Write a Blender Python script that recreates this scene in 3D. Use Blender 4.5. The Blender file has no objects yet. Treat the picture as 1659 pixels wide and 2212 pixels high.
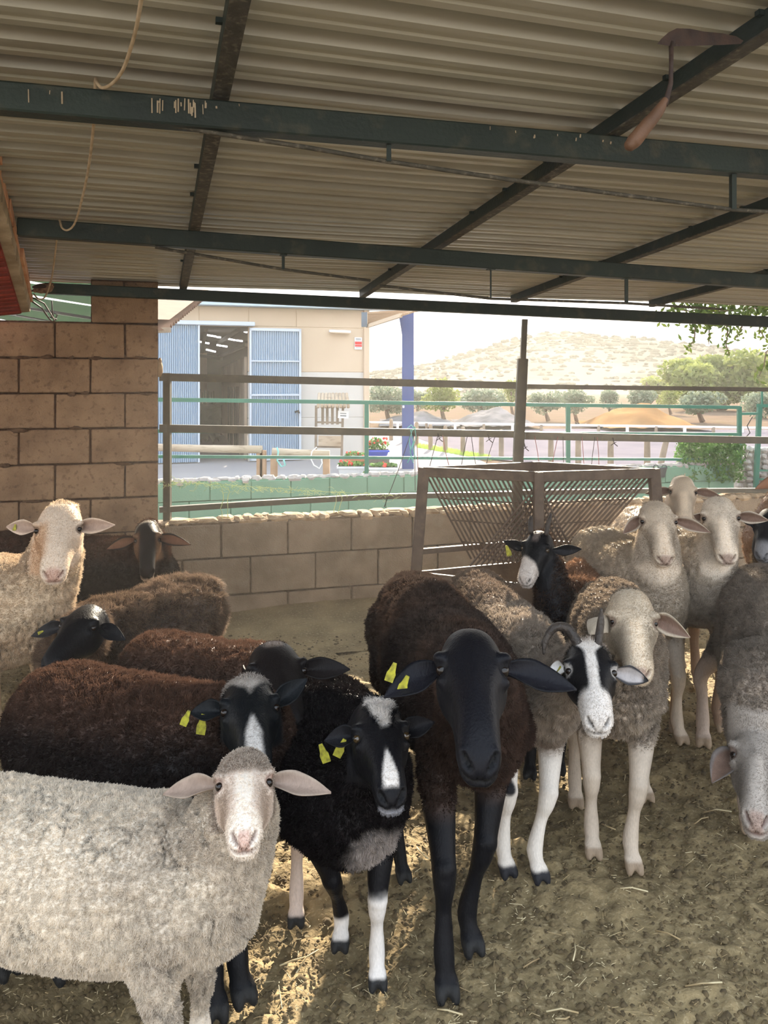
import bpy, bmesh, math, random
import numpy as np
from mathutils import Vector, Matrix

# ---------------------------------------------------------------- camera, light
F, CX, HY, CAMH = 1700.0, 829.5, 835.0, 1.35      # focal length (px), centre column, horizon row, eye height
SC = bpy.context.scene
COL = SC.collection
cam_d = bpy.data.cameras.new('camera')
cam = bpy.data.objects.new('camera', cam_d)
COL.objects.link(cam)
cam.location = (0, 0, CAMH)
cam.rotation_euler = (math.pi / 2, 0, 0)
cam_d.sensor_fit = 'VERTICAL'
cam_d.sensor_height = 36.0
cam_d.lens = 36.0 * F / 2212
cam_d.shift_y = -(1106 - HY) / 2212
cam_d.clip_start = 0.05
cam_d.clip_end = 3000
SC.camera = cam

SUN_EL, SUN_AZ = math.radians(24.5), math.radians(9)     # low sun behind the shed, a little right of straight ahead
sun_d = bpy.data.lights.new('sun', 'SUN')
sun_d.energy = 9.0
sun_d.angle = math.radians(0.6)
sun_d.color = (1.0, 0.86, 0.66)
sun = bpy.data.objects.new('sun', sun_d)
COL.objects.link(sun)
sdir = Vector((math.sin(SUN_AZ) * math.cos(SUN_EL), math.cos(SUN_AZ) * math.cos(SUN_EL), math.sin(SUN_EL)))
sun.rotation_euler = (-sdir).to_track_quat('-Z', 'Y').to_euler()
sun.location = (2, 8, 6)

w = bpy.data.worlds.new('world')
SC.world = w
w.use_nodes = True
nt = w.node_tree
nt.nodes.clear()
o_ = nt.nodes.new('ShaderNodeOutputWorld')
b_ = nt.nodes.new('ShaderNodeBackground')
tc = nt.nodes.new('ShaderNodeTexCoord')
sp = nt.nodes.new('ShaderNodeSeparateXYZ')
rp = nt.nodes.new('ShaderNodeValToRGB')
rp.color_ramp.elements[0].position = 0.0
rp.color_ramp.elements[0].color = (1.0, 0.93, 0.82, 1)
rp.color_ramp.elements[1].position = 0.55
rp.color_ramp.elements[1].color = (0.74, 0.86, 1.0, 1)
e = rp.color_ramp.elements.new(0.2)
e.color = (0.96, 0.97, 1.0, 1)
nt.links.new(tc.outputs['Generated'], sp.inputs[0])
nt.links.new(sp.outputs['Z'], rp.inputs[0])
nt.links.new(rp.outputs[0], b_.inputs['Color'])
b_.inputs['Strength'].default_value = 1.25
nt.links.new(b_.outputs[0], o_.inputs[0])

SC.view_settings.view_transform = 'Standard'
SC.view_settings.look = 'None'
SC.view_settings.exposure = 1.15
SC.view_settings.gamma = 1.0
SC.view_settings.use_curve_mapping = False
SC.cycles.max_bounces = 5
SC.cycles.use_adaptive_sampling = True
SC.cycles.adaptive_threshold = 0.03
SC.cycles.diffuse_bounces = 3
SC.cycles.glossy_bounces = 2
SC.cycles.transmission_bounces = 3
SC.cycles.transparent_max_bounces = 6
SC.cycles.caustics_reflective = False
SC.cycles.caustics_refractive = False
SC.cycles_curves.shape = 'RIBBONS'

# ---------------------------------------------------------------- projection helpers
PSI = math.radians(16.2)
CU, SU = math.cos(PSI), math.sin(PSI)


def W(px, py, Y):
    return Vector(((px - CX) / F * Y, Y, CAMH - (py - HY) / F * Y))


def G(px, py, z=0.0):
    Y = (CAMH - z) * F / (py - HY)
    return Vector(((px - CX) / F * Y, Y, z))


def YV(px, v):
    """camera distance at which the column px meets the plane v = const of the shed"""
    return v / (CU - (px - CX) / F * SU)


def V(px, py, v):
    return W(px, py, YV(px, v))


def P(u, v, z):
    return Vector((u * CU - v * SU, u * SU + v * CU, z))


def UV(p):
    return p.x * CU + p.y * SU, -p.x * SU + p.y * CU


# ---------------------------------------------------------------- materials
def L(c):
    return tuple((x / 12.92 if x <= .04045 else ((x + .055) / 1.055) ** 2.4) for x in c)


def RGB(r, g, b):
    return L((r / 255, g / 255, b / 255))


def mat(name, c1, c2=None, scale=8.0, rough=0.8, bump=0.0, bscale=60.0, metal=0.0, c3=None, s3=40.0, m3=0.5,
        coord='Object', stretch=(1, 1, 1), spec=0.4, detail=5.0, trans=0.0, c3lo=.55, c3hi=.7):
    m = bpy.data.materials.new(name)
    m.use_nodes = True
    n = m.node_tree
    bs = n.nodes['Principled BSDF']
    bs.inputs['Roughness'].default_value = rough
    bs.inputs['Metallic'].default_value = metal
    bs.inputs['Specular IOR Level'].default_value = spec
    tcn = n.nodes.new('ShaderNodeTexCoord')
    mp = n.nodes.new('ShaderNodeMapping')
    mp.inputs['Scale'].default_value = stretch
    if coord == 'World':
        gm = n.nodes.new('ShaderNodeNewGeometry')
        n.links.new(gm.outputs['Position'], mp.inputs[0])
    else:
        n.links.new(tcn.outputs[coord], mp.inputs[0])
    c2 = c2 or c1
    nz = n.nodes.new('ShaderNodeTexNoise')
    nz.inputs['Scale'].default_value = scale
    nz.inputs['Detail'].default_value = detail
    n.links.new(mp.outputs[0], nz.inputs[0])
    r = n.nodes.new('ShaderNodeValToRGB')
    r.color_ramp.elements[0].position = .35
    r.color_ramp.elements[1].position = .65
    r.color_ramp.elements[0].color = (*c1, 1)
    r.color_ramp.elements[1].color = (*c2, 1)
    n.links.new(nz.outputs[0], r.inputs[0])
    out = r.outputs[0]
    if c3:
        n3 = n.nodes.new('ShaderNodeTexNoise')
        n3.inputs['Scale'].default_value = s3
        n3.inputs['Detail'].default_value = 4
        n.links.new(mp.outputs[0], n3.inputs[0])
        r3 = n.nodes.new('ShaderNodeMapRange')
        r3.inputs[1].default_value = c3lo
        r3.inputs[2].default_value = c3hi
        r3.inputs[4].default_value = m3
        n.links.new(n3.outputs[0], r3.inputs[0])
        mx = n.nodes.new('ShaderNodeMixRGB')
        mx.inputs[2].default_value = (*c3, 1)
        n.links.new(r3.outputs[0], mx.inputs[0])
        n.links.new(out, mx.inputs[1])
        out = mx.outputs[0]
    n.links.new(out, bs.inputs['Base Color'])
    if bump:
        nb = n.nodes.new('ShaderNodeTexNoise')
        nb.inputs['Scale'].default_value = bscale
        nb.inputs['Detail'].default_value = 4
        n.links.new(mp.outputs[0], nb.inputs[0])
        bp = n.nodes.new('ShaderNodeBump')
        bp.inputs['Strength'].default_value = min(1, bump)
        bp.inputs['Distance'].default_value = .01
        n.links.new(nb.outputs[0], bp.inputs['Height'])
        n.links.new(bp.outputs[0], bs.inputs['Normal'])
    if trans:
        tr = n.nodes.new('ShaderNodeBsdfTranslucent')
        n.links.new(out, tr.inputs[0])
        ms = n.nodes.new('ShaderNodeMixShader')
        ms.inputs[0].default_value = trans
        n.links.new(bs.outputs[0], ms.inputs[1])
        n.links.new(tr.outputs[0], ms.inputs[2])
        n.links.new(ms.outputs[0], n.nodes['Material Output'].inputs[0])
    return m


def emit(name, c, s):
    m = bpy.data.materials.new(name)
    m.use_nodes = True
    b = m.node_tree.nodes['Principled BSDF']
    b.inputs['Base Color'].default_value = (*c, 1)
    b.inputs['Emission Color'].default_value = (*c, 1)
    b.inputs['Emission Strength'].default_value = s
    return m


# ---------------------------------------------------------------- mesh helpers
class MB:
    """collects shapes and links them as one mesh object"""

    def __init__(s):
        s.v, s.f = [], []

    def add(s, vs, fs):
        o = len(s.v)
        s.v += [tuple(v) for v in vs]
        s.f += [tuple(i + o for i in f) for f in fs]

    def hexa(s, c):
        """8 corners: bottom ring 0-3, top ring 4-7"""
        s.add(c, [(0, 3, 2, 1), (4, 5, 6, 7), (0, 1, 5, 4), (1, 2, 6, 5), (2, 3, 7, 6), (3, 0, 4, 7)])

    def box(s, a, b, fr=None):
        """axis box between corners; fr maps (x,y,z) to world"""
        (x0, y0, z0), (x1, y1, z1) = a, b
        c = [(x0, y0, z0), (x1, y0, z0), (x1, y1, z0), (x0, y1, z0), (x0, y0, z1), (x1, y0, z1), (x1, y1, z1), (x0, y1, z1)]
        if fr:
            c = [fr(*p) for p in c]
        s.hexa(c)

    def bar(s, p, q, wd, ht, up=(0, 0, 1)):
        """rectangular bar from p to q, width sideways and height along up"""
        p, q = Vector(p), Vector(q)
        d = (q - p).normalized()
        up = Vector(up)
        r = d.cross(up)
        if r.length < 1e-4:
            r = d.cross(Vector((0, 1, 0)))
        r.normalize()
        u = r.cross(d).normalized()
        r *= wd / 2
        u *= ht / 2
        s.hexa([p - r - u, q - r - u, q + r - u, p + r - u, p - r + u, q - r + u, q + r + u, p + r + u])

    def tube(s, pts, rad, seg=8, cap=True):
        pts = [Vector(p) for p in pts]
        n = len(pts)
        rads = rad if hasattr(rad, '__len__') else [rad] * n
        o = len(s.v)
        pr = None
        for i, p in enumerate(pts):
            d = (pts[min(i + 1, n - 1)] - pts[max(i - 1, 0)])
            d = d.normalized() if d.length > 1e-9 else Vector((0, 0, 1))
            if pr is None:
                r = d.orthogonal().normalized()
            else:
                r = (pr - d * pr.dot(d))
                r = r.normalized() if r.length > 1e-6 else d.orthogonal().normalized()
            pr = r
            u = d.cross(r)
            for k in range(seg):
                a = 2 * math.pi * k / seg
                s.v.append(tuple(p + (r * math.cos(a) + u * math.sin(a)) * rads[i]))
        for i in range(n - 1):
            for k in range(seg):
                a, b = o + i * seg + k, o + i * seg + (k + 1) % seg
                s.f.append((a, b, b + seg, a + seg))
        if cap:
            s.f.append(tuple(o + k for k in range(seg))[::-1])
            s.f.append(tuple(o + (n - 1) * seg + k for k in range(seg)))

    def ball(s, c, r, su=8, sv=6, M=None, nz=0.0, rnd=random):
        r = r if hasattr(r, '__len__') else (r, r, r)
        vs, fs = [], []
        c = Vector(c)
        for j in range(sv + 1):
            th = math.pi * j / sv
            for i in range(su):
                ph = 2 * math.pi * i / su
                k = 1 + (rnd.uniform(-nz, nz) if nz else 0)
                p = Vector((r[0] * math.sin(th) * math.cos(ph), r[1] * math.sin(th) * math.sin(ph), r[2] * math.cos(th))) * k
                if M:
                    p = M @ p
                vs.append(c + p)
        for j in range(sv):
            for i in range(su):
                a, b = j * su + i, j * su + (i + 1) % su
                fs.append((a, b, b + su, a + su) if 0 < j < sv - 1 else ((a, b + su, a + su) if j == 0 else (a, b, a + su)))
        s.add(vs, fs)

    def mesh(s, name):
        me = bpy.data.meshes.new(name)
        me.from_pydata(s.v, [], s.f)
        me.update()
        return me

    def build(s, name, m, parent=None, smooth=False, bevel=0.0):
        me = s.mesh(name)
        if bevel:
            bm = bmesh.new()
            bm.from_mesh(me)
            bmesh.ops.bevel(bm, geom=bm.edges[:], offset=bevel, segments=1, affect='EDGES', clamp_overlap=True)
            bm.to_mesh(me)
            bm.free()
        return link(name, me, m, parent, smooth)


def link(name, me, m, parent=None, smooth=False):
    o = bpy.data.objects.new(name, me)
    COL.objects.link(o)
    if m and not me.materials:
        me.materials.append(m)
    if smooth:
        me.polygons.foreach_set('use_smooth', [True] * len(me.polygons))
    if parent:
        o.parent = parent
        o.matrix_parent_inverse = Matrix.Translation(-parent.location)
    return o


def tag(o, label=None, cat=None, group=None, kind=None):
    if label:
        o['label'] = label
    if cat:
        o['category'] = cat
    if group:
        o['group'] = group
    if kind:
        o['kind'] = kind
    return o


def empty(name, loc, label=None, cat=None, group=None, kind=None):
    o = bpy.data.objects.new(name, None)
    COL.objects.link(o)
    o.location = loc
    o.empty_display_size = .05
    return tag(o, label, cat, group, kind)


def npmesh(name, v, f):
    """mesh from numpy vertices (n,3) and quads or tris (m,k)"""
    me = bpy.data.meshes.new(name)
    v = np.asarray(v, dtype=np.float32)
    f = np.asarray(f, dtype=np.int32)
    k = f.shape[1]
    me.vertices.add(len(v))
    me.vertices.foreach_set('co', v.ravel())
    me.loops.add(f.size)
    me.loops.foreach_set('vertex_index', f.ravel())
    me.polygons.add(len(f))
    me.polygons.foreach_set('loop_start', np.arange(0, f.size, k, dtype=np.int32))
    me.update(calc_edges=True)
    return me


# value noise in numpy
def _h(ix, iy, iz, s):
    h = (ix * 374761393 + iy * 668265263 + iz * 2147483647 + s * 1274126177) & 0xFFFFFFFF
    h = ((h ^ (h >> 13)) * 1274126177) & 0xFFFFFFFF
    return ((h ^ (h >> 16)) & 0xFFFFFF) / 0xFFFFFF


def vnoise(p, sc, seed=0, octv=1):
    p = np.asarray(p, dtype=np.float64)
    out = np.zeros(len(p))
    amp, tot = 1.0, 0.0
    for o in range(octv):
        q = p * sc * (2 ** o) + 1000.5
        i = np.floor(q).astype(np.int64)
        f = q - i
        f = f * f * (3 - 2 * f)
        x, y, z = i[:, 0], i[:, 1], i[:, 2]
        r = 0
        for dx in (0, 1):
            wx = f[:, 0] if dx else 1 - f[:, 0]
            for dy in (0, 1):
                wy = f[:, 1] if dy else 1 - f[:, 1]
                for dz in (0, 1):
                    wz = f[:, 2] if dz else 1 - f[:, 2]
                    r = r + wx * wy * wz * _h(x + dx, y + dy, z + dz, seed + o * 17)
        out += amp * r
        tot += amp
        amp *= .5
    return out / tot


def sstep(a, b, x):
    t = np.clip((x - a) / (b - a), 0, 1)
    return t * t * (3 - 2 * t)
VEIL = .012
HAZE = .0008
# ---------------------------------------------------------------- the setting
R = random.Random(7)
M = {}
M['dirt'] = mat('dirt', RGB(158, 139, 102), RGB(126, 110, 79), 5, .95, .8, 55, c3=RGB(184, 166, 130), s3=90, m3=.6, coord='World')
M['dirt_far'] = mat('dirt_far', RGB(116, 98, 84), RGB(104, 89, 75), 1.2, .95, c3=RGB(104, 96, 66), s3=.9, m3=.5, coord='World', spec=0)
M['sand'] = mat('sand', RGB(118, 112, 118), RGB(106, 101, 108), .8, .95, c3=RGB(106, 100, 110), s3=3, m3=.6, coord='World', spec=0)
M['concrete_pad'] = mat('concrete_pad', RGB(150, 147, 147), RGB(142, 139, 140), .6, .8, coord='World', spec=0)
M['block'] = mat('block', RGB(158, 130, 102), RGB(132, 106, 82), 7, .95, .9, 130, c3=RGB(92, 68, 50), s3=38, m3=.6, coord='World')
M['block_low'] = mat('block_low', RGB(172, 152, 130), RGB(146, 128, 108), 6, .95, .9, 130, c3=RGB(170, 155, 135), s3=9, m3=.5, coord='World')
M['mortar'] = mat('mortar', RGB(105, 82, 62), RGB(80, 60, 45), 30, .95, .8, 80, coord='World')
M['mortar_low'] = mat('mortar_low', RGB(128, 108, 88), RGB(104, 88, 70), 30, .95, .8, 80, coord='World')
M['rubble'] = mat('rubble', RGB(196, 170, 138), RGB(160, 134, 104), 14, .95, .8, 60, coord='World')
M['rubble_far'] = mat('rubble_far', RGB(180, 172, 165), RGB(155, 150, 146), 14, .95, coord='World')
M['steel_green'] = mat('steel_green', RGB(46, 58, 53), RGB(38, 48, 45), 4, .5, .15, 90, c3=RGB(92, 88, 72), s3=14, m3=.45, coord='World', spec=.3)
M['steel_dusty'] = mat('steel_dusty', RGB(64, 62, 54), RGB(84, 80, 70), 30, .7, .4, 70, c3=RGB(140, 132, 118), s3=60, m3=.6, coord='World')  # dusty steel; on rafter flanges its paler tone also stands for light
M['rail'] = mat('rail', RGB(92, 86, 72), RGB(78, 74, 62), 10, .5, c3=RGB(110, 96, 76), s3=30, m3=.4, coord='World')
M['feeder'] = mat('feeder', RGB(104, 90, 78), RGB(84, 72, 62), 16, .6, .2, 60, c3=RGB(120, 100, 84), s3=40, m3=.4, coord='World')
M['green_rail'] = mat('green_rail', RGB(42, 118, 98), RGB(36, 104, 88), 5, .4, coord='World')
M['green_wall'] = mat('green_wall', RGB(118, 158, 134), RGB(110, 150, 126), 3, .85, .2, 60, coord='World')
M['green_joint'] = mat('green_joint', RGB(98, 138, 112), None, 3, .9, coord='World')
M['sheet'] = mat('sheet', RGB(184, 182, 168), RGB(162, 160, 146), 1.6, .36, .1, 40, c3=RGB(140, 132, 112), s3=5, m3=.45, coord='World',
                 stretch=(.35, 1, 1), spec=.5)
M['terracotta'] = mat('terracotta', RGB(150, 62, 44), RGB(120, 46, 34), 12, .9, .4, 60, coord='World')
M['terracotta_pale'] = mat('terracotta_pale', RGB(226, 184, 150), RGB(204, 150, 116), 12, .9, coord='World')  # eave edge tiles, their sunlit look put into the clay colour
M['plaster'] = mat('plaster', RGB(190, 176, 152), RGB(150, 134, 110), 9, .9, .7, 50, coord='World')
M['leafgreen_metal'] = mat('leafgreen_metal', RGB(46, 84, 44), RGB(38, 70, 38), 6, .7, coord='World')
M['cable'] = mat('cable', RGB(205, 186, 158), RGB(170, 150, 120), 30, .7, coord='World')
M['rust'] = mat('rust', RGB(72, 56, 48), RGB(54, 43, 39), 30, .8, .3, 90, coord='World')
M['handle_wood'] = mat('handle_wood', RGB(104, 74, 52), RGB(84, 60, 42), 20, .6, .2, 80, coord='World')
M['black'] = mat('black', RGB(38, 38, 36), None, 5, .8)
M['building'] = mat('building', RGB(204, 184, 160), RGB(194, 174, 150), .9, .9, coord='World')
M['building_low'] = mat('building_low', RGB(200, 196, 190), RGB(190, 186, 180), .9, .9, coord='World')
M['joint'] = mat('joint', RGB(185, 160, 130), None, 1, .9)
M['door_blue'] = mat('door_blue', RGB(158, 176, 194), RGB(150, 170, 190), .5, .6, coord='World')
M['door_frame'] = mat('door_frame', RGB(190, 200, 212), None, 1, .5)
M['roller'] = mat('roller', RGB(175, 195, 210), None, 1, .4)
M['column_blue'] = mat('column_blue', RGB(60, 80, 136), RGB(54, 74, 128), 2, .5)
M['interior_dark'] = mat('interior_dark', RGB(70, 68, 66), None, 1, .9)
M['interior_wall'] = mat('interior_wall', RGB(170, 156, 140), RGB(150, 136, 122), 2, .9)
M['interior_steel'] = mat('interior_steel', RGB(120, 116, 110), None, 2, .7)
M['white'] = mat('white', RGB(235, 235, 235), None, 1, .6)
M['red'] = mat('red', RGB(220, 60, 60), None, 1, .6)
M['grey_text'] = mat('grey_text', RGB(120, 125, 130), None, 1, .8)
M['log'] = mat('log', RGB(190, 172, 150), RGB(165, 145, 122), 5, .85, .4, 40, c3=RGB(120, 100, 80), s3=20, m3=.5, coord='World', stretch=(.3, 1, 1))
M['log_orange'] = mat('log_orange', RGB(176, 142, 114), RGB(156, 122, 94), 5, .85, .3, 30, coord='World')
M['wood_grey'] = mat('wood_grey', RGB(150, 135, 118), RGB(125, 112, 98), 5, .9, coord='World')
M['pot_blue'] = mat('pot_blue', RGB(50, 80, 190), None, 1, .4)
M['pot_dark'] = mat('pot_dark', RGB(90, 85, 80), None, 1, .6)
M['pot_clay'] = mat('pot_clay', RGB(180, 110, 80), None, 1, .7)
M['pot_white'] = mat('pot_white', RGB(215, 215, 218), None, 1, .5)
M['leaf'] = mat('leaf', RGB(70, 110, 50), RGB(100, 140, 64), 9, .6, coord='World', trans=.35)
M['leaf_dark'] = mat('leaf_dark', RGB(66, 84, 34), RGB(96, 110, 44), 9, .6, coord='World', trans=.35)
M['leaf_olive'] = mat('leaf_olive', RGB(112, 124, 104), RGB(132, 142, 120), 3, .7, coord='World', trans=.3)
M['leaf_yellow'] = mat('leaf_yellow', RGB(116, 128, 66), RGB(142, 150, 84), 1, .7, coord='World', trans=.35)
M['grass'] = mat('grass', RGB(130, 160, 70), RGB(160, 180, 90), 9, .8, coord='World', trans=.3)
M['flower'] = mat('flower', RGB(220, 50, 50), RGB(240, 90, 70), 20, .6, coord='World')
M['bark'] = mat('bark', RGB(120, 100, 84), RGB(95, 80, 68), 9, .95, coord='World')
M['hill'] = mat('hill', RGB(124, 114, 102), RGB(100, 94, 84), .03, 1.0, c3=RGB(84, 83, 70), s3=.07, m3=.7, coord='World', stretch=(1, .4, 3), detail=8, spec=0)
M['soil_pile'] = mat('soil_pile', RGB(150, 118, 82), RGB(130, 98, 66), 1, .95, coord='World', spec=0)
M['rubble_grey'] = mat('rubble_grey', RGB(130, 126, 126), RGB(100, 98, 98), 2, .95, coord='World', spec=0)
M['canopy_clay'] = mat('canopy_clay', RGB(112, 80, 60), RGB(98, 68, 50), 4, .9, coord='World')
M['stone'] = mat('stone', RGB(195, 185, 180), RGB(165, 155, 152), 3, .9, coord='World')
M['orange'] = mat('orange', RGB(235, 90, 50), None, 1, .5)
M['bucket'] = mat('bucket', RGB(60, 66, 70), None, 1, .6)
M['twine'] = mat('twine', RGB(150, 220, 215), None, 1, .7, trans=.3)
M['twine_red'] = mat('twine_red', RGB(150, 80, 80), None, 1, .7)
M['twine_dark'] = mat('twine_dark', RGB(48, 40, 34), None, 1, .7)
M['straw_strand'] = mat('straw_strand', RGB(210, 215, 160), RGB(180, 200, 150), 9, .8, trans=.3)

# ---- ground
def terrain(name, x0, x1, y0, y1, st, m, z=0.0, amp=0.0):
    nx, ny = int((x1 - x0) / st) + 1, int((y1 - y0) / st) + 1
    X, Y = np.meshgrid(np.linspace(x0, x1, nx), np.linspace(y0, y1, ny))
    p = np.stack([X.ravel(), Y.ravel(), np.zeros(X.size)], 1)
    if amp:
        n = (vnoise(p, 3, 1) - .5) * .9 + (vnoise(p, 14, 2) - .5) * .8 + (vnoise(p, 30, 3) - .5) * 1.1 + (vnoise(p, 62, 4) - .5) * .8
        p[:, 2] = z + amp * n
    else:
        p[:, 2] = z
    i = np.arange(nx * ny).reshape(ny, nx)
    f = np.stack([i[:-1, :-1].ravel(), i[:-1, 1:].ravel(), i[1:, 1:].ravel(), i[1:, :-1].ravel()], 1)
    me = npmesh(name, p, f)
    return tag(link(name, me, m, None, True), kind='structure')


floor = terrain('floor', -3.4, 4.2, 0.2, 6.2, .0145, M['dirt'], -.008, .03)
mb = MB()
mb.box((-60, 5.2, -.06), (90, 60, -.022))
mb.box((-60, -8, -.06), (-3.3, 5.2, -.02))
mb.box((4.1, -8, -.06), (60, 5.2, -.02))
mb.box((-3.3, -8, -.06), (4.1, .3, -.02))
gr = tag(mb.build('ground', M['dirt_far']), kind='structure')
gr['label'] = 'dry pale earth around the pen'
mb = MB()
mb.add([(-14, 8.6, 0), (2.2, 8.6, 0), (1.2, 22, 0), (-14, 22, 0)], [(0, 1, 2, 3)])
tag(mb.build('pavement', M['concrete_pad']), kind='structure')
mb = MB()
a = [G(905, 948), G(1010, 986), G(1180, 1004), G(1400, 1024), G(1900, 1060), G(2100, 930), G(830, 925)]
mb.add([(p.x, p.y, .004) for p in a], [tuple(range(7))])
tag(mb.build('arena_floor', M['sand']), kind='structure')

# ---- block walls: recessed mortar core, each block a child of its own
VW, VL = 4.5, 4.66


def wall_blocks(name, label, v, u0, u1, rows, m, depth=.2, mm='mortar'):
    """rows: list of (z0, z1, [joint positions u], ua, ub)"""
    core = MB()
    zs = [r[0] for r in rows] + [r[1] for r in rows]
    for (z0, z1, js, ua, ub) in rows:
        core.box((ua, v + .014, z0 - .006), (ub - .004, v + depth, z1 + .006), P)
    o = tag(core.build(name, M[mm]), kind='structure')
    if label:
        o['label'] = label
    for (z0, z1, js, ua, ub) in rows:
        ed = [ua] + [j for j in js if ua < j < ub] + [ub]
        for a, b in zip(ed[:-1], ed[1:]):
            if b - a < .03:
                continue
            q = MB()
            g = .005
            jj = lambda k: R.uniform(-k, k)
            dv = R.uniform(-.003, .004)
            c = [(a + g + jj(.002), v + dv, z0 + g + jj(.003)), (b - g + jj(.002), v + dv + jj(.002), z0 + g + jj(.003)), (b - g, v + .1, z0 + g), (a + g, v + .1, z0 + g),
                 (a + g + jj(.002), v + dv, z1 - g + jj(.003)), (b - g + jj(.002), v + dv, z1 - g + jj(.003)), (b - g, v + .1, z1 - g), (a + g, v + .1, z1 - g)]
            q.hexa([P(*k) for k in c])
            q.build('block', m, o, bevel=.004)
    return o


def uat(px, v):
    Y = YV(px, v)
    x = (px - CX) / F * Y
    return x * CU + Y * SU


def zat(px, py, v):
    return V(px, py, v).z


UE = uat(343, VW)
BW = uat(192, VW) - uat(37, VW)
zt = zat(170, 697, VW)
zr = [zt] + [zat(170, 697 + 76.3 * k, VW) for k in range(1, 10)]
rows = []
uL = -3.3
for k in range(9):
    z1, z0 = zr[k], zr[k + 1]
    if z1 < -.05:
        break
    st = UE if k % 2 else UE - BW / 2
    js = []
    j = st
    while j > uL:
        if j < UE - .01:
            js.append(j)
        j -= BW
    rows.append((z0, z1, sorted(js), uL, UE))
# two courses of the pillar above the wall
uc = uat(196, VW)
rows.append((zt, zat(170, 621, VW), [], uc, UE))
rows.append((zat(170, 621, VW), zat(170, 603, VW), [uat(268, VW)], uc, UE))
wall_left = wall_blocks('wall_left', 'tan concrete block wall and pillar at the left', VW, uL, UE, rows, M['block'])
for k in range(26):     # mortar squeezed out along the bed joints
    pass
mb = MB()
for k in range(len(zr) - 2):
    u = uL + .3
    while u < UE - .06:
        if R.random() < .45:
            ln = R.uniform(.03, .14)
            mb.ball(P(u, VW + .004, zr[k + 1] + R.uniform(-.006, .004)), (ln / 2, .012, R.uniform(.007, .016)), 8, 5, nz=.25, rnd=R)
        u += R.uniform(.04, .2)
mb.build('mortar_joint', M['mortar'], wall_left, True)['kind'] = 'stuff'
# lump of mortar on the pillar's outer edge
mb = MB()
mb.ball(P(UE + .004, VW + .05, zat(345, 797, VW)), (.018, .03, .042), 12, 8, nz=.18, rnd=R)
mb.ball(P(UE + .006, VW + .06, zat(345, 780, VW)), (.01, .02, .02), 10, 6, nz=.18, rnd=R)
mb.build('mortar_lump', M['rubble'], wall_left, True)

zl = [zat(500, y, VL) for y in (1130, 1205, 1286, 1366)]
UR = 6.2
bw = uat(622, VL) - uat(478, VL)
rows = []
for k, off in enumerate((478, 541, 478)):
    u = uat(off, VL)
    while u > UE:
        u -= bw
    js = []
    while u < UR:
        if u > UE + .02:
            js.append(u)
        u += bw
    rows.append((zl[k + 1], zl[k], js, UE - .02, UR))
wall_back = wall_blocks('wall_back', 'low dusty concrete block wall behind the flock', VL, UE, UR, rows, M['block_low'], mm='mortar_low')
# rough stones and broken mortar bedded along the top of the low wall
def rubble_cap(u0, u1, v, zt, parent, m, hh=(.010, .022), dens=1.0):
    for layer in (0, 1):
        u = u0 + .01 * layer
        while u < u1 - .1:
            ln = R.uniform(.05, .19)
            q = MB()
            h = R.uniform(*hh) * (1 if layer == 0 else .8)
            n_ = R.randint(6, 9)
            dp = R.uniform(.05, .085)
            ring = []
            for k in range(n_):
                a_ = 2 * math.pi * k / n_ + R.uniform(-.2, .2)
                rr = R.uniform(.75, 1.15)
                ring.append((math.cos(a_) * ln * .56 * rr, math.sin(a_) * dp * rr))
            cu, cv = u + ln / 2, v + .085 + R.uniform(-.02, .01) + (.01 if layer else -.015)
            z0 = zt + (.004 if layer == 0 else .013) + R.uniform(-.003, .004)
            vs_2 = [P(cu + x, cv + y, z0 - h * .9) for x, y in ring] + [P(cu + x * 1.04, cv + y * 1.04, z0 + R.uniform(-.004, .004)) for x, y in ring] + [P(cu + x * .72, cv + y * .72, z0 + h * R.uniform(.7, 1.2)) for x, y in ring]
            fs_ = [tuple(range(n_))[::-1], tuple(range(2 * n_, 3 * n_))]
            for l_ in (0, 1):
                for k in range(n_):
                    fs_.append((l_ * n_ + k, l_ * n_ + (k + 1) % n_, (l_ + 1) * n_ + (k + 1) % n_, (l_ + 1) * n_ + k))
            q.add(vs_2, fs_)
            q.build('cap_stone', m, parent)
            u += ln * R.uniform(.7, 1.0) / dens


rubble_cap(UE + .01, UR - .2, VL, zl[0], wall_back, M['rubble'])
# drift of dung and earth against the wall foot
mb = MB()
us = np.linspace(UE - 2.5, UR, 140)
vs_ = np.linspace(VL - .75, VL + .02, 22)
pts, fs = [], []
for j, vv in enumerate(vs_):
    for i, uu in enumerate(us):
        t = (vv - vs_[0]) / (vs_[-1] - vs_[0])
        z = .055 * t * t + .012 * math.sin(uu * 5 + 3 * math.sin(uu * 2)) * t + R.uniform(-.004, .004) - .006
        pts.append(P(uu, vv, z))
n_ = len(us)
for j in range(len(vs_) - 1):
    for i in range(n_ - 1):
        fs.append((j * n_ + i, j * n_ + i + 1, (j + 1) * n_ + i + 1, (j + 1) * n_ + i))
mb.add(pts, fs)
o = mb.build('earth_bank', M['dirt'], floor, True)

# ---- roof: trapezoid sheet, ribs run across, falling away from the viewer
def zroof(v):
    return 2.075 - .055 * (v - 1.855)


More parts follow.
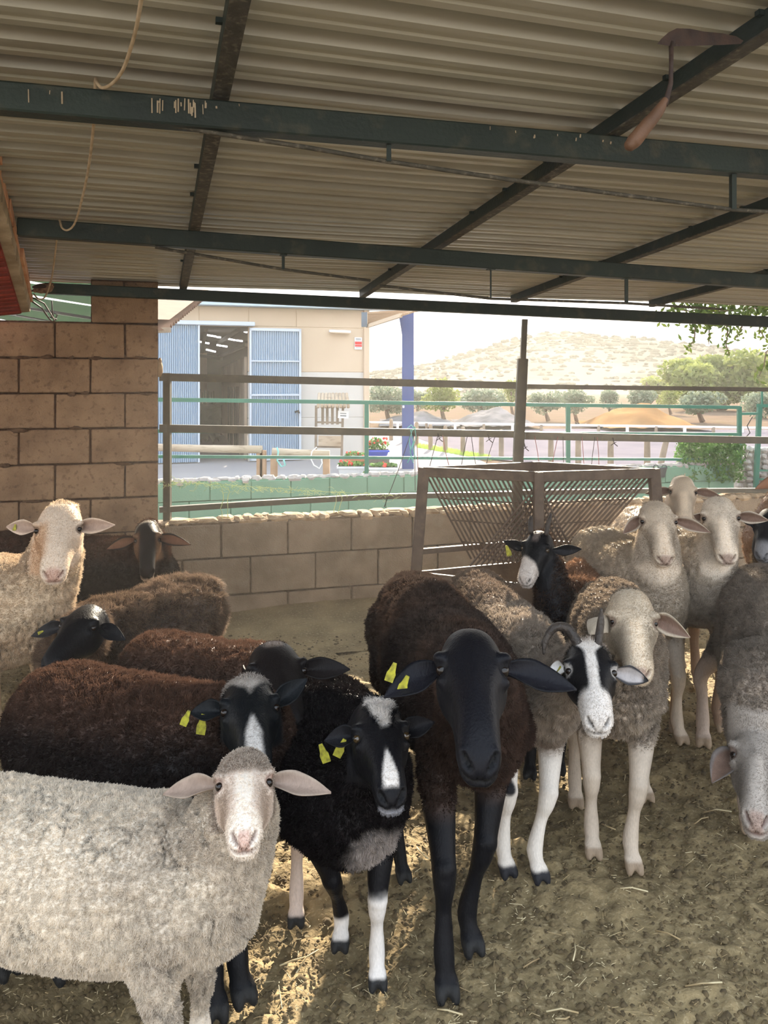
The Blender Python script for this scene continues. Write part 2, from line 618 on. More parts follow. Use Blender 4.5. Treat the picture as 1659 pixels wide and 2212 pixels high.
def sheet_part(v0, v1, u0, u1, dz, parent):
    pitch = .139
    prof = [(0, 0), (.074, 0), (.084, .032), (.129, .032), (.139, 0)]
    pts = []
    k0 = int(v0 / pitch)
    v = k0 * pitch
    while v < v1:
        for dv, z in prof[:-1]:
            if v0 <= v + dv <= v1:
                pts.append((v + dv, z))
        for dv, dz_ in ((.022, .0), (.027, .005), (.047, .005), (.052, 0)):
            if v0 <= v + dv <= v1:
                pts.append((v + dv, dz_))
        v += pitch
    pts = sorted(set(pts))
    mb = MB()
    us = [u0 + (u1 - u0) * i / 8 for i in range(9)]
    n = len(pts)
    for side in (0, 1):
        for uu in us:
            for (vv, z) in pts:
                mb.v.append(P(uu, vv, zroof(vv) + z + dz + .003 * math.sin(uu * 3 + vv) + side * .0012))
    m_ = n * len(us)
    for i in range(len(us) - 1):
        for j in range(n - 1):
            a = i * n + j
            mb.f.append((a, a + 1, a + n + 1, a + n))
            mb.f.append((m_ + a, m_ + a + n, m_ + a + n + 1, m_ + a + 1))
    return mb.build('roof_sheet', M['sheet'], parent)


ceiling = empty('ceiling', (0, 0, 2), kind='structure')
ceiling['label'] = 'dusty grey corrugated metal roof seen from below'
vv0 = .95
RAF = [uat(390, 4.42), uat(790, 4.42), uat(1125, 4.42), uat(1430, 4.42)]
RAF = [RAF[0] - 1.03] + RAF + [RAF[-1] + 1.0]
edges = [-2.9] + [RAF[1] - .01, RAF[2] + .02, RAF[4] - .02] + [6.3]
for i in range(4):
    sheet_part(vv0, 4.64, edges[i] - .03, edges[i + 1] + .03, .0015 * i, ceiling)

# ---- steel beams
def beam(v, tL, bL, tR, bR, xl, xr, label, rods, struts, uend=None, m='steel_green', th=.05):
    """beam whose top and bottom rows in the picture are known at columns xl and xr"""
    a, b = V(xl, tL, v), V(xl, bL, v)
    c, d = V(xr, tR, v), V(xr, bR, v)
    ua, ub = UV(a)[0], UV(c)[0]
    t = empty('roof_beam', (a + c) / 2, label, 'beam')

    def zz(u, z0, z1):
        return z0 + (z1 - z0) * (u - ua) / (ub - ua)
    uend = uend or (ua, ub + 2.2)
    q = MB()
    u0, u1 = uend
    for (ta, tb) in ((1, 0),):
        q.hexa([P(u0, v, zz(u0, b.z, d.z)), P(u1, v, zz(u1, b.z, d.z)), P(u1, v + th, zz(u1, b.z, d.z)), P(u0, v + th, zz(u0, b.z, d.z)),
                P(u0, v, zz(u0, a.z, c.z)), P(u1, v, zz(u1, a.z, c.z)), P(u1, v + th, zz(u1, a.z, c.z)), P(u0, v + th, zz(u0, a.z, c.z))])
    q.build('box_section', M[m], t, bevel=.004)
    for r_ in rods:
        q = MB()
        q.tube([V(x, y, v + .025) for x, y in r_], .006, 8)
        q.build('tie_rod', M['steel_dusty'], t, True)
    for (x, y0, y1, wd) in struts:
        q = MB()
        q.bar(V(x, y0 - 10, v + .025), V(x, y1, v + .025), wd, .02, up=(0, 1, 0))
        q.bar(V(x - 7, y0 - 3, v + .025), V(x + 7, y0 - 2, v + .025), .03, .008)
        q.build('strut', M[m], t)
    return t, lambda u: zz(u, a.z, c.z)


b1, z1f = beam(1.86, 172, 236, 322, 378, 0, 1659, 'dark green roof beam nearest the viewer, crossed by the hanging cable',
               [[(160, 246), (330, 262), (480, 290), (660, 318), (840, 349), (1100, 388), (1583, 453), (1800, 465)]],
               [(840, 308, 350, .012), (1583, 372, 453, .013)], uend=(-2.2, 4.5))
b2, z2f = beam(3.16, 469, 508, 592, 622, 40, 1659, 'dark green roof beam, middle one of three', [[(335, 534), (612, 582), (800, 606)], [(820, 617), (1060, 645), (1353, 655), (1560, 668)]],
               [(612, 553, 583, .010), (1060, 584, 645, .005), (1353, 604, 656, .012)], uend=(uat(36, 3.16), 5.2))
b3, z3f = beam(4.42, 611, 634, 683, 706, 110, 1659, 'dark green roof beam over the low wall, farthest of three', [], [], uend=(uat(95, 4.42), 6.3))

# drips of old paint and droppings down the face of the nearest beam
q = MB()
for k in range(34):
    x = R.choice([R.uniform(340, 450), R.uniform(340, 450), R.uniform(30, 560), R.uniform(1050, 1320)])
    f_ = (x - 0) / 1659
    yt = 172 + (322 - 172) * f_ + R.uniform(4, 22)
    yb_ = yt + R.uniform(4, 34 if x < 460 else 9)
    a_, b_ = V(x, yt, 1.858), V(x + R.uniform(-1, 1), yb_, 1.858)
    q.bar(a_, b_, R.uniform(.0014, .004), .0016, up=(0, 1, 0))
o = q.build('paint_drips', M['plaster'], b1)
o['kind'] = 'stuff'

# rafters: angle iron under the sheet
RL = ['dusty steel rafter outside the frame at the left', 'dusty steel rafter left of centre, running to the beam over the pillar', 'dusty steel rafter with a hoe hooked over it',
      'dark steel rafter meeting the far beam beside the tall post', 'dark steel rafter at the far right of the roof', 'steel rafter beyond the right edge']
for k, u in enumerate(RAF):
    if k in (0, 5):
        continue
    t = empty('rafter', P(u, 2.7, zroof(2.7)), RL[k], 'rafter')
    q = MB()
    q.bar(P(u, vv0 - .02, zroof(vv0) - .02), P(u, 4.56, zroof(4.56) - .02), .005, .04)
    q.build('web', M['steel_green'], t)
    q = MB()
    q.bar(P(u + .017, vv0 - .02, zroof(vv0) - .0415), P(u + .017, 4.56, zroof(4.56) - .0415), .038, .005)
    q.build('flange', M['steel_dusty'], t)  # lower flange paler than the web, light on it put into the steel colour
    for vv in (1.3, 1.6, 2.2, 2.5, 2.8, 3.5, 3.9):     # welded clips
        q = MB()
        q.box((u - .016, vv, zroof(vv) - .012), (u + .02, vv + .012, zroof(vv) - .001), P)
        q.build('clip', M['steel_green'], t)

# ---- terracotta slab edge at the left
t = empty('wall_side', W(20, 500, 3), kind='structure')
t['label'] = 'hollow clay brick eave with a broken plaster edge at the left'
A, B = W(-20, 300, 2.25), W(66, 652, 3.95)
dn = (B - A)
q = MB()
nseg = 26
prev = None
for i in range(nseg):
    f0, f1 = i / nseg, (i + 1) / nseg
    p0, p1 = A + dn * f0, A + dn * f1
    hh = .05 + R.uniform(-.004, .006)
    q.hexa([p0 + Vector((-.05, 0, -.055)), p0 + Vector((R.uniform(-.006, .004), 0, -.05)), p1 + Vector((R.uniform(-.006, .004), 0, -.05)), p1 + Vector((-.05, 0, -.055)),
            p0 + Vector((-.05, 0, hh - .05)), p0 + Vector((.0, 0, hh - .05)), p1 + Vector((.0, 0, hh - .05)), p1 + Vector((-.05, 0, hh - .05))])
q.build('plaster_edge', M['plaster'], t)
k = 0
f = 0.0
while f < 1:
    g_ = min(1, f + .1)
    q = MB()
    o1 = R.uniform(-.012, .006)
    p0, p1 = A + dn * (f + .004), A + dn * g_
    q.hexa([p0 + Vector((-.09, 0, .0)), p0 + Vector((.012 + o1, 0, .0)), p1 + Vector((.012 + o1, 0, .0)), p1 + Vector((-.09, 0, .0)),
            p0 + Vector((-.09, 0, .04)), p0 + Vector((.014 + o1, 0, .04)), p1 + Vector((.012 + o1, 0, .04)), p1 + Vector((-.09, 0, .04))])
    q.build('clay_tile', M['terracotta_pale'], t, bevel=.002)
    f += .1
for k in range(9):     # brick soffit, ribs across
    f0, f1 = k / 9, (k + .96) / 9
    p0, p1 = A + dn * f0, A + dn * f1
    q = MB()
    sh = Vector((-1.1, -.15, -.12))
    q.hexa([p0 + Vector((-.045, 0, -.06)) + sh, p0 + Vector((-.045, 0, -.06)), p1 + Vector((-.045, 0, -.06)), p1 + Vector((-.045, 0, -.06)) + sh,
            p0 + Vector((-.045, 0, -.02)) + sh, p0 + Vector((-.045, 0, -.02)), p1 + Vector((-.045, 0, -.02)), p1 + Vector((-.045, 0, -.02)) + sh])
    for j in range(3):
        fa = f0 + (f1 - f0) * (j + .25) / 3
        fb = f0 + (f1 - f0) * (j + .8) / 3
        a_, b_ = A + dn * fa + Vector((-.05, 0, -.066)), A + dn * fb + Vector((-.05, 0, -.066))
        q.hexa([a_ + sh, a_, b_, b_ + sh, a_ + sh + Vector((0, 0, .01)), a_ + Vector((0, 0, .01)), b_ + Vector((0, 0, .01)), b_ + sh + Vector((0, 0, .01))])
    q.build('clay_brick', M['terracotta'], t)

# green slatted roof behind the wall at the left
t = empty('neighbouring_roof', W(100, 660, 6.2), 'dark green slatted metal roof beyond the block wall at the left', 'roof')
for k, (y0, y1, ya, yb) in enumerate([(560, 583, 612, 634), (590, 616, 638, 661), (622, 643, 664, 687), (650, 661, 694, 712), (668, 676, 716, 735)]):
    q = MB()
    a_, b_, c_, d_ = W(-60, y0, 5.9), W(-60, y1, 5.9), W(215, ya, 6.5), W(215, yb, 6.5)
    dd = Vector((0, .25, .01))
    q.hexa([b_, d_, d_ + dd, b_ + dd, a_, c_, c_ + dd, a_ + dd])
    q.build('roof_slat', M['leafgreen_metal'], t)

# clay coloured ribbed canopy seen right of the pillar
t = empty('ribbed_canopy', W(380, 670, 8), 'orange ribbed roof overhang behind the pillar', 'canopy')
p00, p01 = W(300, 712, 7.2), W(366, 713, 7.6)
p10, p11 = W(300, 640, 10.5), W(452, 640, 11.5)
N_ = 22
for side in range(1):
    q = MB()
    for i in range(N_):
        f0, f1, f2 = i / N_, (i + .5) / N_, (i + 1) / N_
        la = lambda f: p00.lerp(p10, f)
        lb = lambda f: p01.lerp(p11, f)
        up = Vector((0, 0, .05))
        q.add([la(f0), lb(f0), lb(f1) + up, la(f1) + up, la(f2), lb(f2), la(f0) + up * 2, lb(f0) + up * 2, la(f2) + up * 2, lb(f2) + up * 2],
              [(0, 1, 2, 3), (3, 2, 5, 4), (6, 8, 9, 7)])
    q.build('ribbed_sheet', M['canopy_clay'], t)
    q = MB()
    q.bar(p00 + Vector((-.2, 0, .02)), Vector((p00.x - .2, p00.y, -.02)), .09, .09, up=(0, 1, 0))
    q.bar(p00 + Vector((-.25, 0, -.02)), p01, .06, .05)
    q.build('support', M['wood_grey'], t)

# ---- sparrow on the beam
def capsule_chain(mb, pts, rads, seg=16, sub=6):
    pts = [Vector(p) for p in pts]
    n = len(pts)
    P_, R_ = [], []
    for i in range(n - 1):
        p0, p1, p2, p3 = pts[max(i - 1, 0)], pts[i], pts[i + 1], pts[min(i + 2, n - 1)]
        for k in range(sub):
            t = k / sub
            P_.append(.5 * ((2 * p1) + (p2 - p0) * t + (2 * p0 - 5 * p1 + 4 * p2 - p3) * t * t + (3 * p1 - p0 - 3 * p2 + p3) * t ** 3))
            tt = t * t * (3 - 2 * t)
            R_.append(rads[i] * (1 - tt) + rads[i + 1] * tt)
    P_.append(pts[-1])
    R_.append(rads[-1])
    d0 = (P_[0] - P_[1]).normalized()
    d1 = (P_[-1] - P_[-2]).normalized()
    r0, r1 = R_[0], R_[-1]
    hp, hr = [], []
    for a in (85, 65, 40, 20):
        hp.append(P_[0] + d0 * r0 * math.sin(math.radians(a)))
        hr.append(max(r0 * math.cos(math.radians(a)), 1e-4))
    tp, tr = [], []
    for a in (20, 40, 65, 85):
        tp.append(P_[-1] + d1 * r1 * math.sin(math.radians(a)))
        tr.append(max(r1 * math.cos(math.radians(a)), 1e-4))
    mb.tube(hp + P_ + tp, hr + R_ + tr, seg)


t = empty('sparrow', W(95, 635, 4.0), 'small brown sparrow perched at the left end of the far beam', 'bird')
sb = MB()
c0 = W(97, 622, 4.02)
capsule_chain(sb, [c0 + Vector((-.05, 0, -.012)), c0 + Vector((-.02, 0, -.003)), c0 + Vector((.015, 0, .0)), c0 + Vector((.032, -.005, .012))], [.012, .026, .024, .017])
sb.build('body', mat('sparrow_body', RGB(150, 122, 96), RGB(92, 66, 48), 60, .9, coord='World'), t, True)
q = MB()
q.bar(c0 + Vector((-.05, 0, -.01)), c0 + Vector((-.1, .0, -.025)), .02, .005)
q.build('tail', M['rust'], t)
q = MB()
capsule_chain(q, [c0 + Vector((-.05, -.02, .002)), c0 + Vector((-.02, -.024, .006)), c0 + Vector((.01, -.02, .004))], [.006, .012, .008])
q.build('wing', M['rust'], t, True)
q = MB()
q.tube([c0 + Vector((.046, -.006, .012)), c0 + Vector((.062, -.008, .009))], [.005, .0005], 6)
q.build('beak', M['black'], t)

# ---- hanging cable
q = MB()
pts = [(312, -40, 1.35), (305, 0, 1.40), (292, 70, 1.5), (268, 145, 1.62), (245, 178, 1.70), (222, 190, 1.73), (210, 180, 1.745), (206, 176, 1.85), (203, 262, 1.9), (190, 370, 2.25), (172, 450, 2.6),
       (160, 485, 2.86), (146, 497, 2.88), (134, 492, 2.89), (129, 476, 2.93), (127, 490, 3.05), (123, 515, 3.2), (112, 598, 3.6), (98, 640, 3.85), (84, 646, 3.9), (72, 634, 3.95)]
w3 = [W(*p) for p in pts]
sm = []
for i in range(len(w3) - 1):
    p0, p1, p2, p3 = w3[max(i - 1, 0)], w3[i], w3[i + 1], w3[min(i + 2, len(w3) - 1)]
    for k in range(6):
        s_ = k / 6
        sm.append(.5 * ((2 * p1) + (p2 - p0) * s_ + (2 * p0 - 5 * p1 + 4 * p2 - p3) * s_ * s_ + (3 * p1 - p0 - 3 * p2 + p3) * s_ ** 3))
q.tube(sm, .0038, 8)
tag(q.build('cable', M['cable'], None, True), 'beige cable looping down from the roof over two beams at the left', 'cable')
# knotted dark wire at the pillar's left
q = MB()
q.tube([W(60, 590, 3.9), W(68, 650, 4.0), W(90, 665, 4.2), W(106, 688, 4.4), W(117, 700, 4.45), W(118, 760, 4.46), W(119, 790, 4.47)], .005, 7)
q.tube([W(64, 640, 4.0), W(95, 655, 4.2), W(118, 692, 4.42)], .004, 7)
q.tube([W(112, 650, 4.38), W(113, 672, 4.4), W(117, 694, 4.44), W(124, 680, 4.44), W(116, 676, 4.43)], .004, 7)
q.tube([W(108, 684, 4.4), W(122, 690, 4.43), W(112, 696, 4.43), W(120, 700, 4.44)], .005, 7)
tag(q.build('wire', M['twine_dark'], None, True), 'knotted dark wire hanging down the block wall at the left', 'wire')

# ---- hoe hooked over the rafter
zh = 1.50
zhf = lambda x: 1.5 + (x - 1420) / 186 * .1
t = empty('hand_hoe', W(1448, 110, zh), 'short hoe with a rusty blade and worn wooden handle hanging from the rafter', 'hoe')
q = MB()
top = [(1420, 95), (1428, 84), (1444, 70), (1462, 61), (1490, 62), (1520, 68), (1560, 72), (1590, 78), (1606, 88), (1600, 95), (1560, 97), (1500, 99), (1450, 100)]
n = len(top)
q.v = [W(x, y, zhf(x)) for x, y in top] + [W(x, y, zhf(x) + .012) for x, y in top]
q.f = [tuple(range(n))[::-1], tuple(range(n, 2 * n))] + [(i, (i + 1) % n, n + (i + 1) % n, n + i) for i in range(n)]
q.build('blade', M['rust'], t)
q = MB()
q.tube([W(1450, 92, zhf(1450) + .004), W(1450, 140, zh), W(1449, 180, zh), W(1441, 210, zh), W(1436, 228, zh)], [.005, .0042, .0045, .0055, .006], 8)
q.build('shank', M['rust'], t, True)
q = MB()
capsule_chain(q, [W(1436, 218, zh), W(1418, 246, zh), W(1396, 272, zh), W(1372, 302, zh), W(1362, 313, zh)], [.007, .0115, .0135, .0145, .012], 14)
q.build('handle', M['handle_wood'], t, True)

# ---- metal railing on the low wall
VR = 4.74
t = empty('metal_railing', V(700, 1110, VR), 'dark olive metal railing standing on the low block wall', 'railing')
ztop = zl[0]


def hrail(name, pts, v, h, parent, m, d=.04):
    for (a, b) in zip(pts[:-1], pts[1:]):
        q = MB()
        q.bar(V(*a, v), V(*b, v), d, h)
        q.build(name, m, parent)


hrail('rail', [(344, 814.5), (1120, 833)], VR, .045, t, M['rail'])
hrail('rail', [(1137, 835), (1700, 842)], VR, .03, t, M['rail'])
hrail('rail', [(344, 925), (1118, 938)], VR, .045, t, M['rail'])
hrail('rail', [(1133, 941), (1700, 952)], VR, .05, t, M['rail'])
hrail('rail', [(344, 1101), (560, 1087), (800, 1073), (1118, 1066)], VR, .032, t, M['rail'])
hrail('rail', [(1128, 1064), (1400, 1060), (1700, 1059)], VR, .032, t, M['rail'])
q = MB()
a_ = V(361.5, 806, VR)
q.bar(a_, Vector((a_.x, a_.y, ztop - .04)), .04, .04, up=(0, 1, 0))
q.build('post', M['rail'], t)
t = empty('support_post', V(1120, 1110, 4.58), 'tall steel post carrying the far beam behind the hay feeder', 'post')
q = MB()
q.bar(V(1133.5, 690, 4.56), V(1129, 790, 4.56), .034, .034, up=(0, 1, 0))
q.build('upper_tube', M['rail'], t)
q = MB()
q.bar(V(1129, 775, 4.56), V(1118, 1014, 4.56), .062, .05, up=(0, 1, 0))
q.bar(V(1118, 1014, 4.56), V(1113, 1330, 4.56), .062, .05, up=(0, 1, 0))
q.build('lower_tube', M['rail'], t)

# hay strands caught along the lower rail
q = MB()
for k in range(260):
    f = R.random()
    x = 350 + 520 * f ** 1.3
    y = 1040 + 32 * (x - 350) / 500 + R.gauss(0, 4)
    vv = VR - .03 + R.uniform(-.04, .04)
    a_ = V(x, y, vv)
    b_ = a_ + Vector((R.uniform(-.05, .05), R.uniform(-.02, .02), R.uniform(-.03, .015)))
    q.tube([a_, (a_ + b_) / 2 + Vector((0, 0, R.uniform(-.015, .01))), b_], .0012, 4, False)
for x0, y0 in ((478, 1050), (492, 1052), (730, 1065), (737, 1070)):
    a_ = V(x0, y0, VR - .03)
    pts = [a_]
    for k in range(8):
        pts.append(pts[-1] + Vector((R.uniform(-.012, .012), R.uniform(-.005, .005), -.026)))
    q.tube(pts, .002, 5, False)
q.tube([V(350, 1040, VR), V(500, 1048, VR), V(700, 1062, VR), V(850, 1070, VR)], .0016, 5, False)
tag(q.build('hay_strands', M['straw_strand']), 'pale hay strands and twine caught along the sagging line below the railing', 'hay', kind='stuff')

# twine hanging from the middle rail
NTH2 = ['first', 'second', 'third', 'fourth', 'fifth', 'sixth', 'seventh', 'eighth', 'ninth', 'tenth', 'eleventh', 'twelfth', 'thirteenth', 'fourteenth']
sets = [((888, 935), (830, 1095), 'twine_dark'), ((893, 935), (897, 1060), 'twine_dark'), ((900, 935), (905, 1075), 'twine_red'), ((946, 940), (925, 1020), 'twine_dark'), ((956, 940), (972, 1015), 'twine_red'),
        ((1010, 940), (995, 1015), 'twine_dark'), ((1018, 940), (1030, 1015), 'twine_dark'), ((1070, 941), (1048, 1012), 'twine_dark'), ((1155, 943), (1166, 1013), 'twine_red'), ((1205, 943), (1190, 1015), 'twine_red'),
        ((1216, 943), (1218, 1015), 'twine_dark'), ((1257, 944), (1262, 1020), 'twine_red'), ((1285, 944), (1276, 1022), 'twine_dark'), ((1290, 944), (1294, 1022), 'twine_red')]
for k, (a_, b_, mm) in enumerate(sets):
    q = MB()
    pa, pb = V(*a_, VR - .03), V(*b_, VR - .03)
    q.tube([pa, (pa + pb) / 2 + Vector((R.uniform(-.005, .005), 0, 0)), pb], .0022, 5)
    tag(q.build('twine', M[mm], None, True), NTH2[k] + ' thin twine from the left hanging from the middle rail', 'twine', 'twines tied to the middle rail')
q = MB()
for (xs) in ([(893, 922), (884, 950), (888, 985), (880, 1000)], [(886, 926), (893, 955), (886, 975), (893, 1000)], [(896, 922), (899, 945), (892, 965), (897, 990)], [(880, 925), (888, 918), (897, 926), (889, 930)]):
    q.tube([V(x, y, VR - .035) for x, y in xs], .0028, 6)
tag(q.build('twine_knot', M['twine'], None, True), 'pale turquoise baler twine knotted round the middle rail in front of the blue column', 'twine')
for (x, y, wl) in ((948, 948, 'leftmost dark wire scrap tied under the middle rail'), (1056, 950, 'dark wire scrap tied under the middle rail midway left of the tall post'), (1326, 958, 'dark wire scrap tied under the middle rail at the far right'), (1134, 968, 'dark wire scrap tied at the tall post')):
    q = MB()
    q.tube([V(x - 2, y - 12, VR - .03), V(x + 1, y, VR - .03), V(x + 8, y + 6, VR - .03)], .003, 6)
    q.tube([V(x - 6, y + 4, VR - .03), V(x + 1, y - 1, VR - .03), V(x + 5, y - 3, VR - .03)], .0025, 6)
    tag(q.build('wire_tie', M['twine_dark'], None, True), wl, 'wire', 'wire ties on the railing')

# ---- hay feeder
FZ = .955
Cn = W(1163, 1030, 3.42)
FZ = Cn.z
def atz(px, py, z):
    Y = (CAMH - z) * F / (py - HY)
    return Vector(((px - CX) / F * Y, Y, z))
Lc, Rc = atz(916, 1019, FZ), atz(1412, 1021.5, FZ)
Lc = W(916, 1019, 3.66)
Rc = W(1412, 1022, 3.64)
Fc = Lc + Rc - Cn
Fc.z = FZ
t = empty('hay_feeder', Vector(((Lc.x + Rc.x) / 2, (Cn.y + Fc.y) / 2, 0)), 'brown steel hay feeder with a funnel rack of slanting bars', 'feeder')
corners = [Cn, Rc, Fc, Lc]
cen = (Cn + Fc) / 2
feet = []
for c in corners:
    q = MB()
    ft = Vector((cen.x + (c.x - cen.x) * 1.14, cen.y + (c.y - cen.y) * 1.14, 0.0))
    feet.append(ft)
    q.bar(c + Vector((0, 0, .02)), ft, .05 if c is not Cn else .042, .04, up=(0, 1, 0))
    q.build('corner_post', M['feeder'], t, bevel=.003)
for i in range(4):
    q = MB()
    q.bar(corners[i], corners[(i + 1) % 4], .03, .045)
    q.build('top_rail', M['feeder'], t, bevel=.003)
    a_, b_ = feet[i].lerp(corners[i], .61), feet[(i + 1) % 4].lerp(corners[(i + 1) % 4], .61)
    if i in (1, 2):
        q = MB()
        q.bar(a_, b_, .02, .025)
        q.build('lower_rail', M['feeder'], t)
    a_, b_ = feet[i].lerp(corners[i], .44), feet[(i + 1) % 4].lerp(corners[(i + 1) % 4], .44)
    q = MB()
    q.bar(a_, b_, .015, .14)
    q.build('trough_side', M['feeder'], t)
q = MB()
q.bar(W(1018, 1016, 4.02), W(1246, 1013, 4.02), .12, .022)
q.build('top_plate', M['feeder'], t)
# two racks leaning inwards to a common keel
kz = W(1100, 1218, 3.6).z
keelc = Vector((cen.x, cen.y, kz))


def rack(p, q_, nb, inward, ln):
    for i in range(nb):
        f = (i + .6) / nb
        a_ = p.lerp(q_, f)
        # bars run down and inwards, square to the top rail, until they meet the far rack
        d = inward.normalized()
        depth = FZ - kz
        k = 1.0
        b_ = a_ + (d * ln + Vector((0, 0, -depth))) * k
        q = MB()
        q.tube([a_ + Vector((0, 0, -.015)), b_], .0048, 6)
        q.build('rack_bar', M['feeder'], t)


inL = (Rc - Cn)
inR = (Lc - Cn)
rack(Lc, Cn, 24, inL, .23)
rack(Cn, Rc, 22, inR, .33)

for (p, q_, d) in ((Lc, Cn, inL), (Cn, Rc, inR)):
    wl_ = .23 if d is inL else .33
    for f in (.3, .55, .8):
        a_ = p.lerp(q_, .03) + (d.normalized() * wl_ + Vector((0, 0, -(FZ - kz)))) * f
        b_ = p.lerp(q_, .97) + (d.normalized() * wl_ + Vector((0, 0, -(FZ - kz)))) * f
        q = MB()
        q.tube([a_, b_], .0035, 6)
        q.build('cross_wire', M['feeder'], t)

# ---- painted green wall and green railing outside
VG = 8.0
zg = [zat(600, 1036, VG) - .19 * k for k in range(5)]
ug0, ug1 = uat(335, VG), uat(1586, VG)
rows = []
for k in range(4):
    js = [ug0 + .12 + .405 * (i + .5 * (k % 2)) for i in range(22)]
    rows.append((zg[k + 1], zg[k], js, ug0, ug1))
wall_far = wall_blocks('wall_far', 'low block wall painted mint green outside the shed', VG, ug0, ug1, rows, M['green_wall'], mm='green_joint')
rubble_cap(ug0, ug1, VG, zg[0], wall_far, M['rubble_far'], (.018, .034), .7)
VF = 8.1
t = empty('green_railing', V(1000, 1030, VF), 'bright green tube railing on the painted wall', 'railing')
for (ya, yb, h) in ((863, 880, .04), (931, 938, .035), (986, 993, .03)):
    hrail('rail', [(330, ya), (1597, yb)], VF, h, t, M['green_rail'])
for (x, y0) in ((792, 868), (1227, 875), (1597, 878)):
    q = MB()
    a_ = V(x, y0, VF)
    q.bar(a_, Vector((a_.x, a_.y, zg[0])), .045, .045, up=(0, 1, 0))
    q.build('post', M['green_rail'], t)
t = empty('green_gate', V(1640, 1095, VF), 'green metal gate at the right edge', 'gate')
q = MB()
q.bar(V(1641, 873, VF), V(1630, 1110, VF), .05, .05, up=(0, 1, 0))
q.build('post', M['green_rail'], t)
q = MB()
q.bar(V(1646, 845, VF), V(1646, 876, VF), .02, .02, up=(0, 1, 0))
q.build('pin', M['green_rail'], t)
for y in (876, 1016, 1035, 1064, 1086):
    q = MB()
    q.bar(V(1636, y, VF), V(1760, y + 3, VF), .03, .04 if y < 900 else .02)
    q.build('rail', M['green_rail'], t)
q = MB()
q.bar(V(1597, 894, VF), V(1640, 893, VF), .03, .03)
q.build('latch', M['green_rail'], t)
q = MB()
q.tube([V(1625, 900, VF), V(1614, 920, VF), V(1620, 935, VF), V(1606, 950, VF), V(1602, 975, VF), V(1612, 990, VF), V(1618, 975, VF)], .006, 6)
tag(q.build('chain', M['twine_dark'], None, True), 'dark chain hanging between the green railing and the gate', 'chain')

# ---- farm building
VB = 14.3
t = empty('farm_building', V(600, 995, VB), 'cream concrete farm building with tall sliding metal doors', 'building')
zb = lambda x, y: zat(x, y, VB)
uB = lambda x: uat(x, VB)
zt_ = zb(600, 665)
def wallpiece(x0, x1, z0, z1, m, name='wall_panel', v=VB, th=.15):
    q = MB()
    q.box((uB(x0), v, z0), (uB(x1), v + th, z1), P)
    return q.build(name, m, t, bevel=.012)
zd = zb(480, 704)
xs = [250, 430]
for a_, b_ in ((200, 330), (330, 430), (430, 537)):
    wallpiece(a_, b_, zd, zt_, M['building'])
for a_, b_ in ((537, 640), (640, 795)):
    wallpiece(a_, b_, zb(700, 708), zt_, M['building'])
wallpiece(537, 795, zb(700, 804), zb(700, 708), M['building'])
wallpiece(537, 795, zb(700, 902), zb(700, 804), M['building_low'])
wallpiece(537, 795, -.02, zb(700, 902), M['building_low'])
wallpiece(200, 430, -.02, zd, M['building_low'])
q = MB()
q.box((uB(785), VB - .05, -.02), (uB(797), VB + 6, zt_), P)
q.build('corner_pilaster', M['building'], t, bevel=.01)
q = MB()
q.box((uB(200), VB - .25, zt_), (uB(905), VB + .1, zt_ + .07), P)
q.build('gutter', M['roller'], t)
q = MB()
q.box((uB(340), VB - .14, zb(480, 704)), (uB(549), VB, zb(480, 695)), P)
q.build('door_track', M['door_frame'], t, bevel=.01)
def slide_door(x0, x1, y0, label_part, bars):
    q = MB()
    z0, z1 = .02, zb((x0 + x1) / 2, y0)
    n = int((x1 - x0) / 4.6)
    ua, ub = uB(x0), uB(x1)
    for i in range(n):
        a_, b_ = ua + (ub - ua) * i / n, ua + (ub - ua) * (i + 1) / n
        c_ = (b_ - a_)
        q.add([P(a_, VB - .06, z0), P(a_ + c_ * .35, VB - .085, z0), P(a_ + c_ * .65, VB - .085, z0), P(b_, VB - .06, z0),
               P(a_, VB - .06, z1), P(a_ + c_ * .35, VB - .085, z1), P(a_ + c_ * .65, VB - .085, z1), P(b_, VB - .06, z1)],
              [(0, 1, 5, 4), (1, 2, 6, 5), (2, 3, 7, 6)])
    q.box((ua, VB - .055, z0), (ub, VB - .03, z1), P)
    d = q.build('door', M['door_blue'], t)
    for (a_, b_, c_, e_) in bars:
        q = MB()
        q.box((uB(a_), VB - .11, c_), (uB(b_), VB - .05, e_), P)
        q.build('door_frame', M['door_frame'], d)
    return d
slide_door(300, 430, 702, '', [(427, 431, .02, zb(430, 702))])
z1_ = zb(590, 710)
dr = slide_door(538, 648, 710, '', [(538, 542, .02, z1_), (644, 648.5, .02, z1_), (538, 648, z1_ - .05, z1_), (538, 648, zb(590, 782), zb(590, 779)), (538, 648, zb(590, 855), zb(590, 851)), (538, 648, .02, .06)])
q = MB()
q.tube([V(637, 890, VB - .12), V(645, 888, VB - .12), V(646, 893, VB - .12)], .02, 6)
q.build('handle', M['black'], dr)
# interior hall behind the opening
q = MB()
zi = zt_ - .1
q.box((uB(430) - 3, VB + 9, -.02), (uB(537) + 1.5, VB + 9.1, zi), P)
q.box((uB(430) - 3, VB + .2, zi), (uB(770), VB + 9.1, zi + .05), P)
q.box((uB(430) - 3.1, VB + .2, -.02), (uB(430) - 3, VB + 9.1, zi), P)
q.build('hall_shell', M['interior_dark'], t)
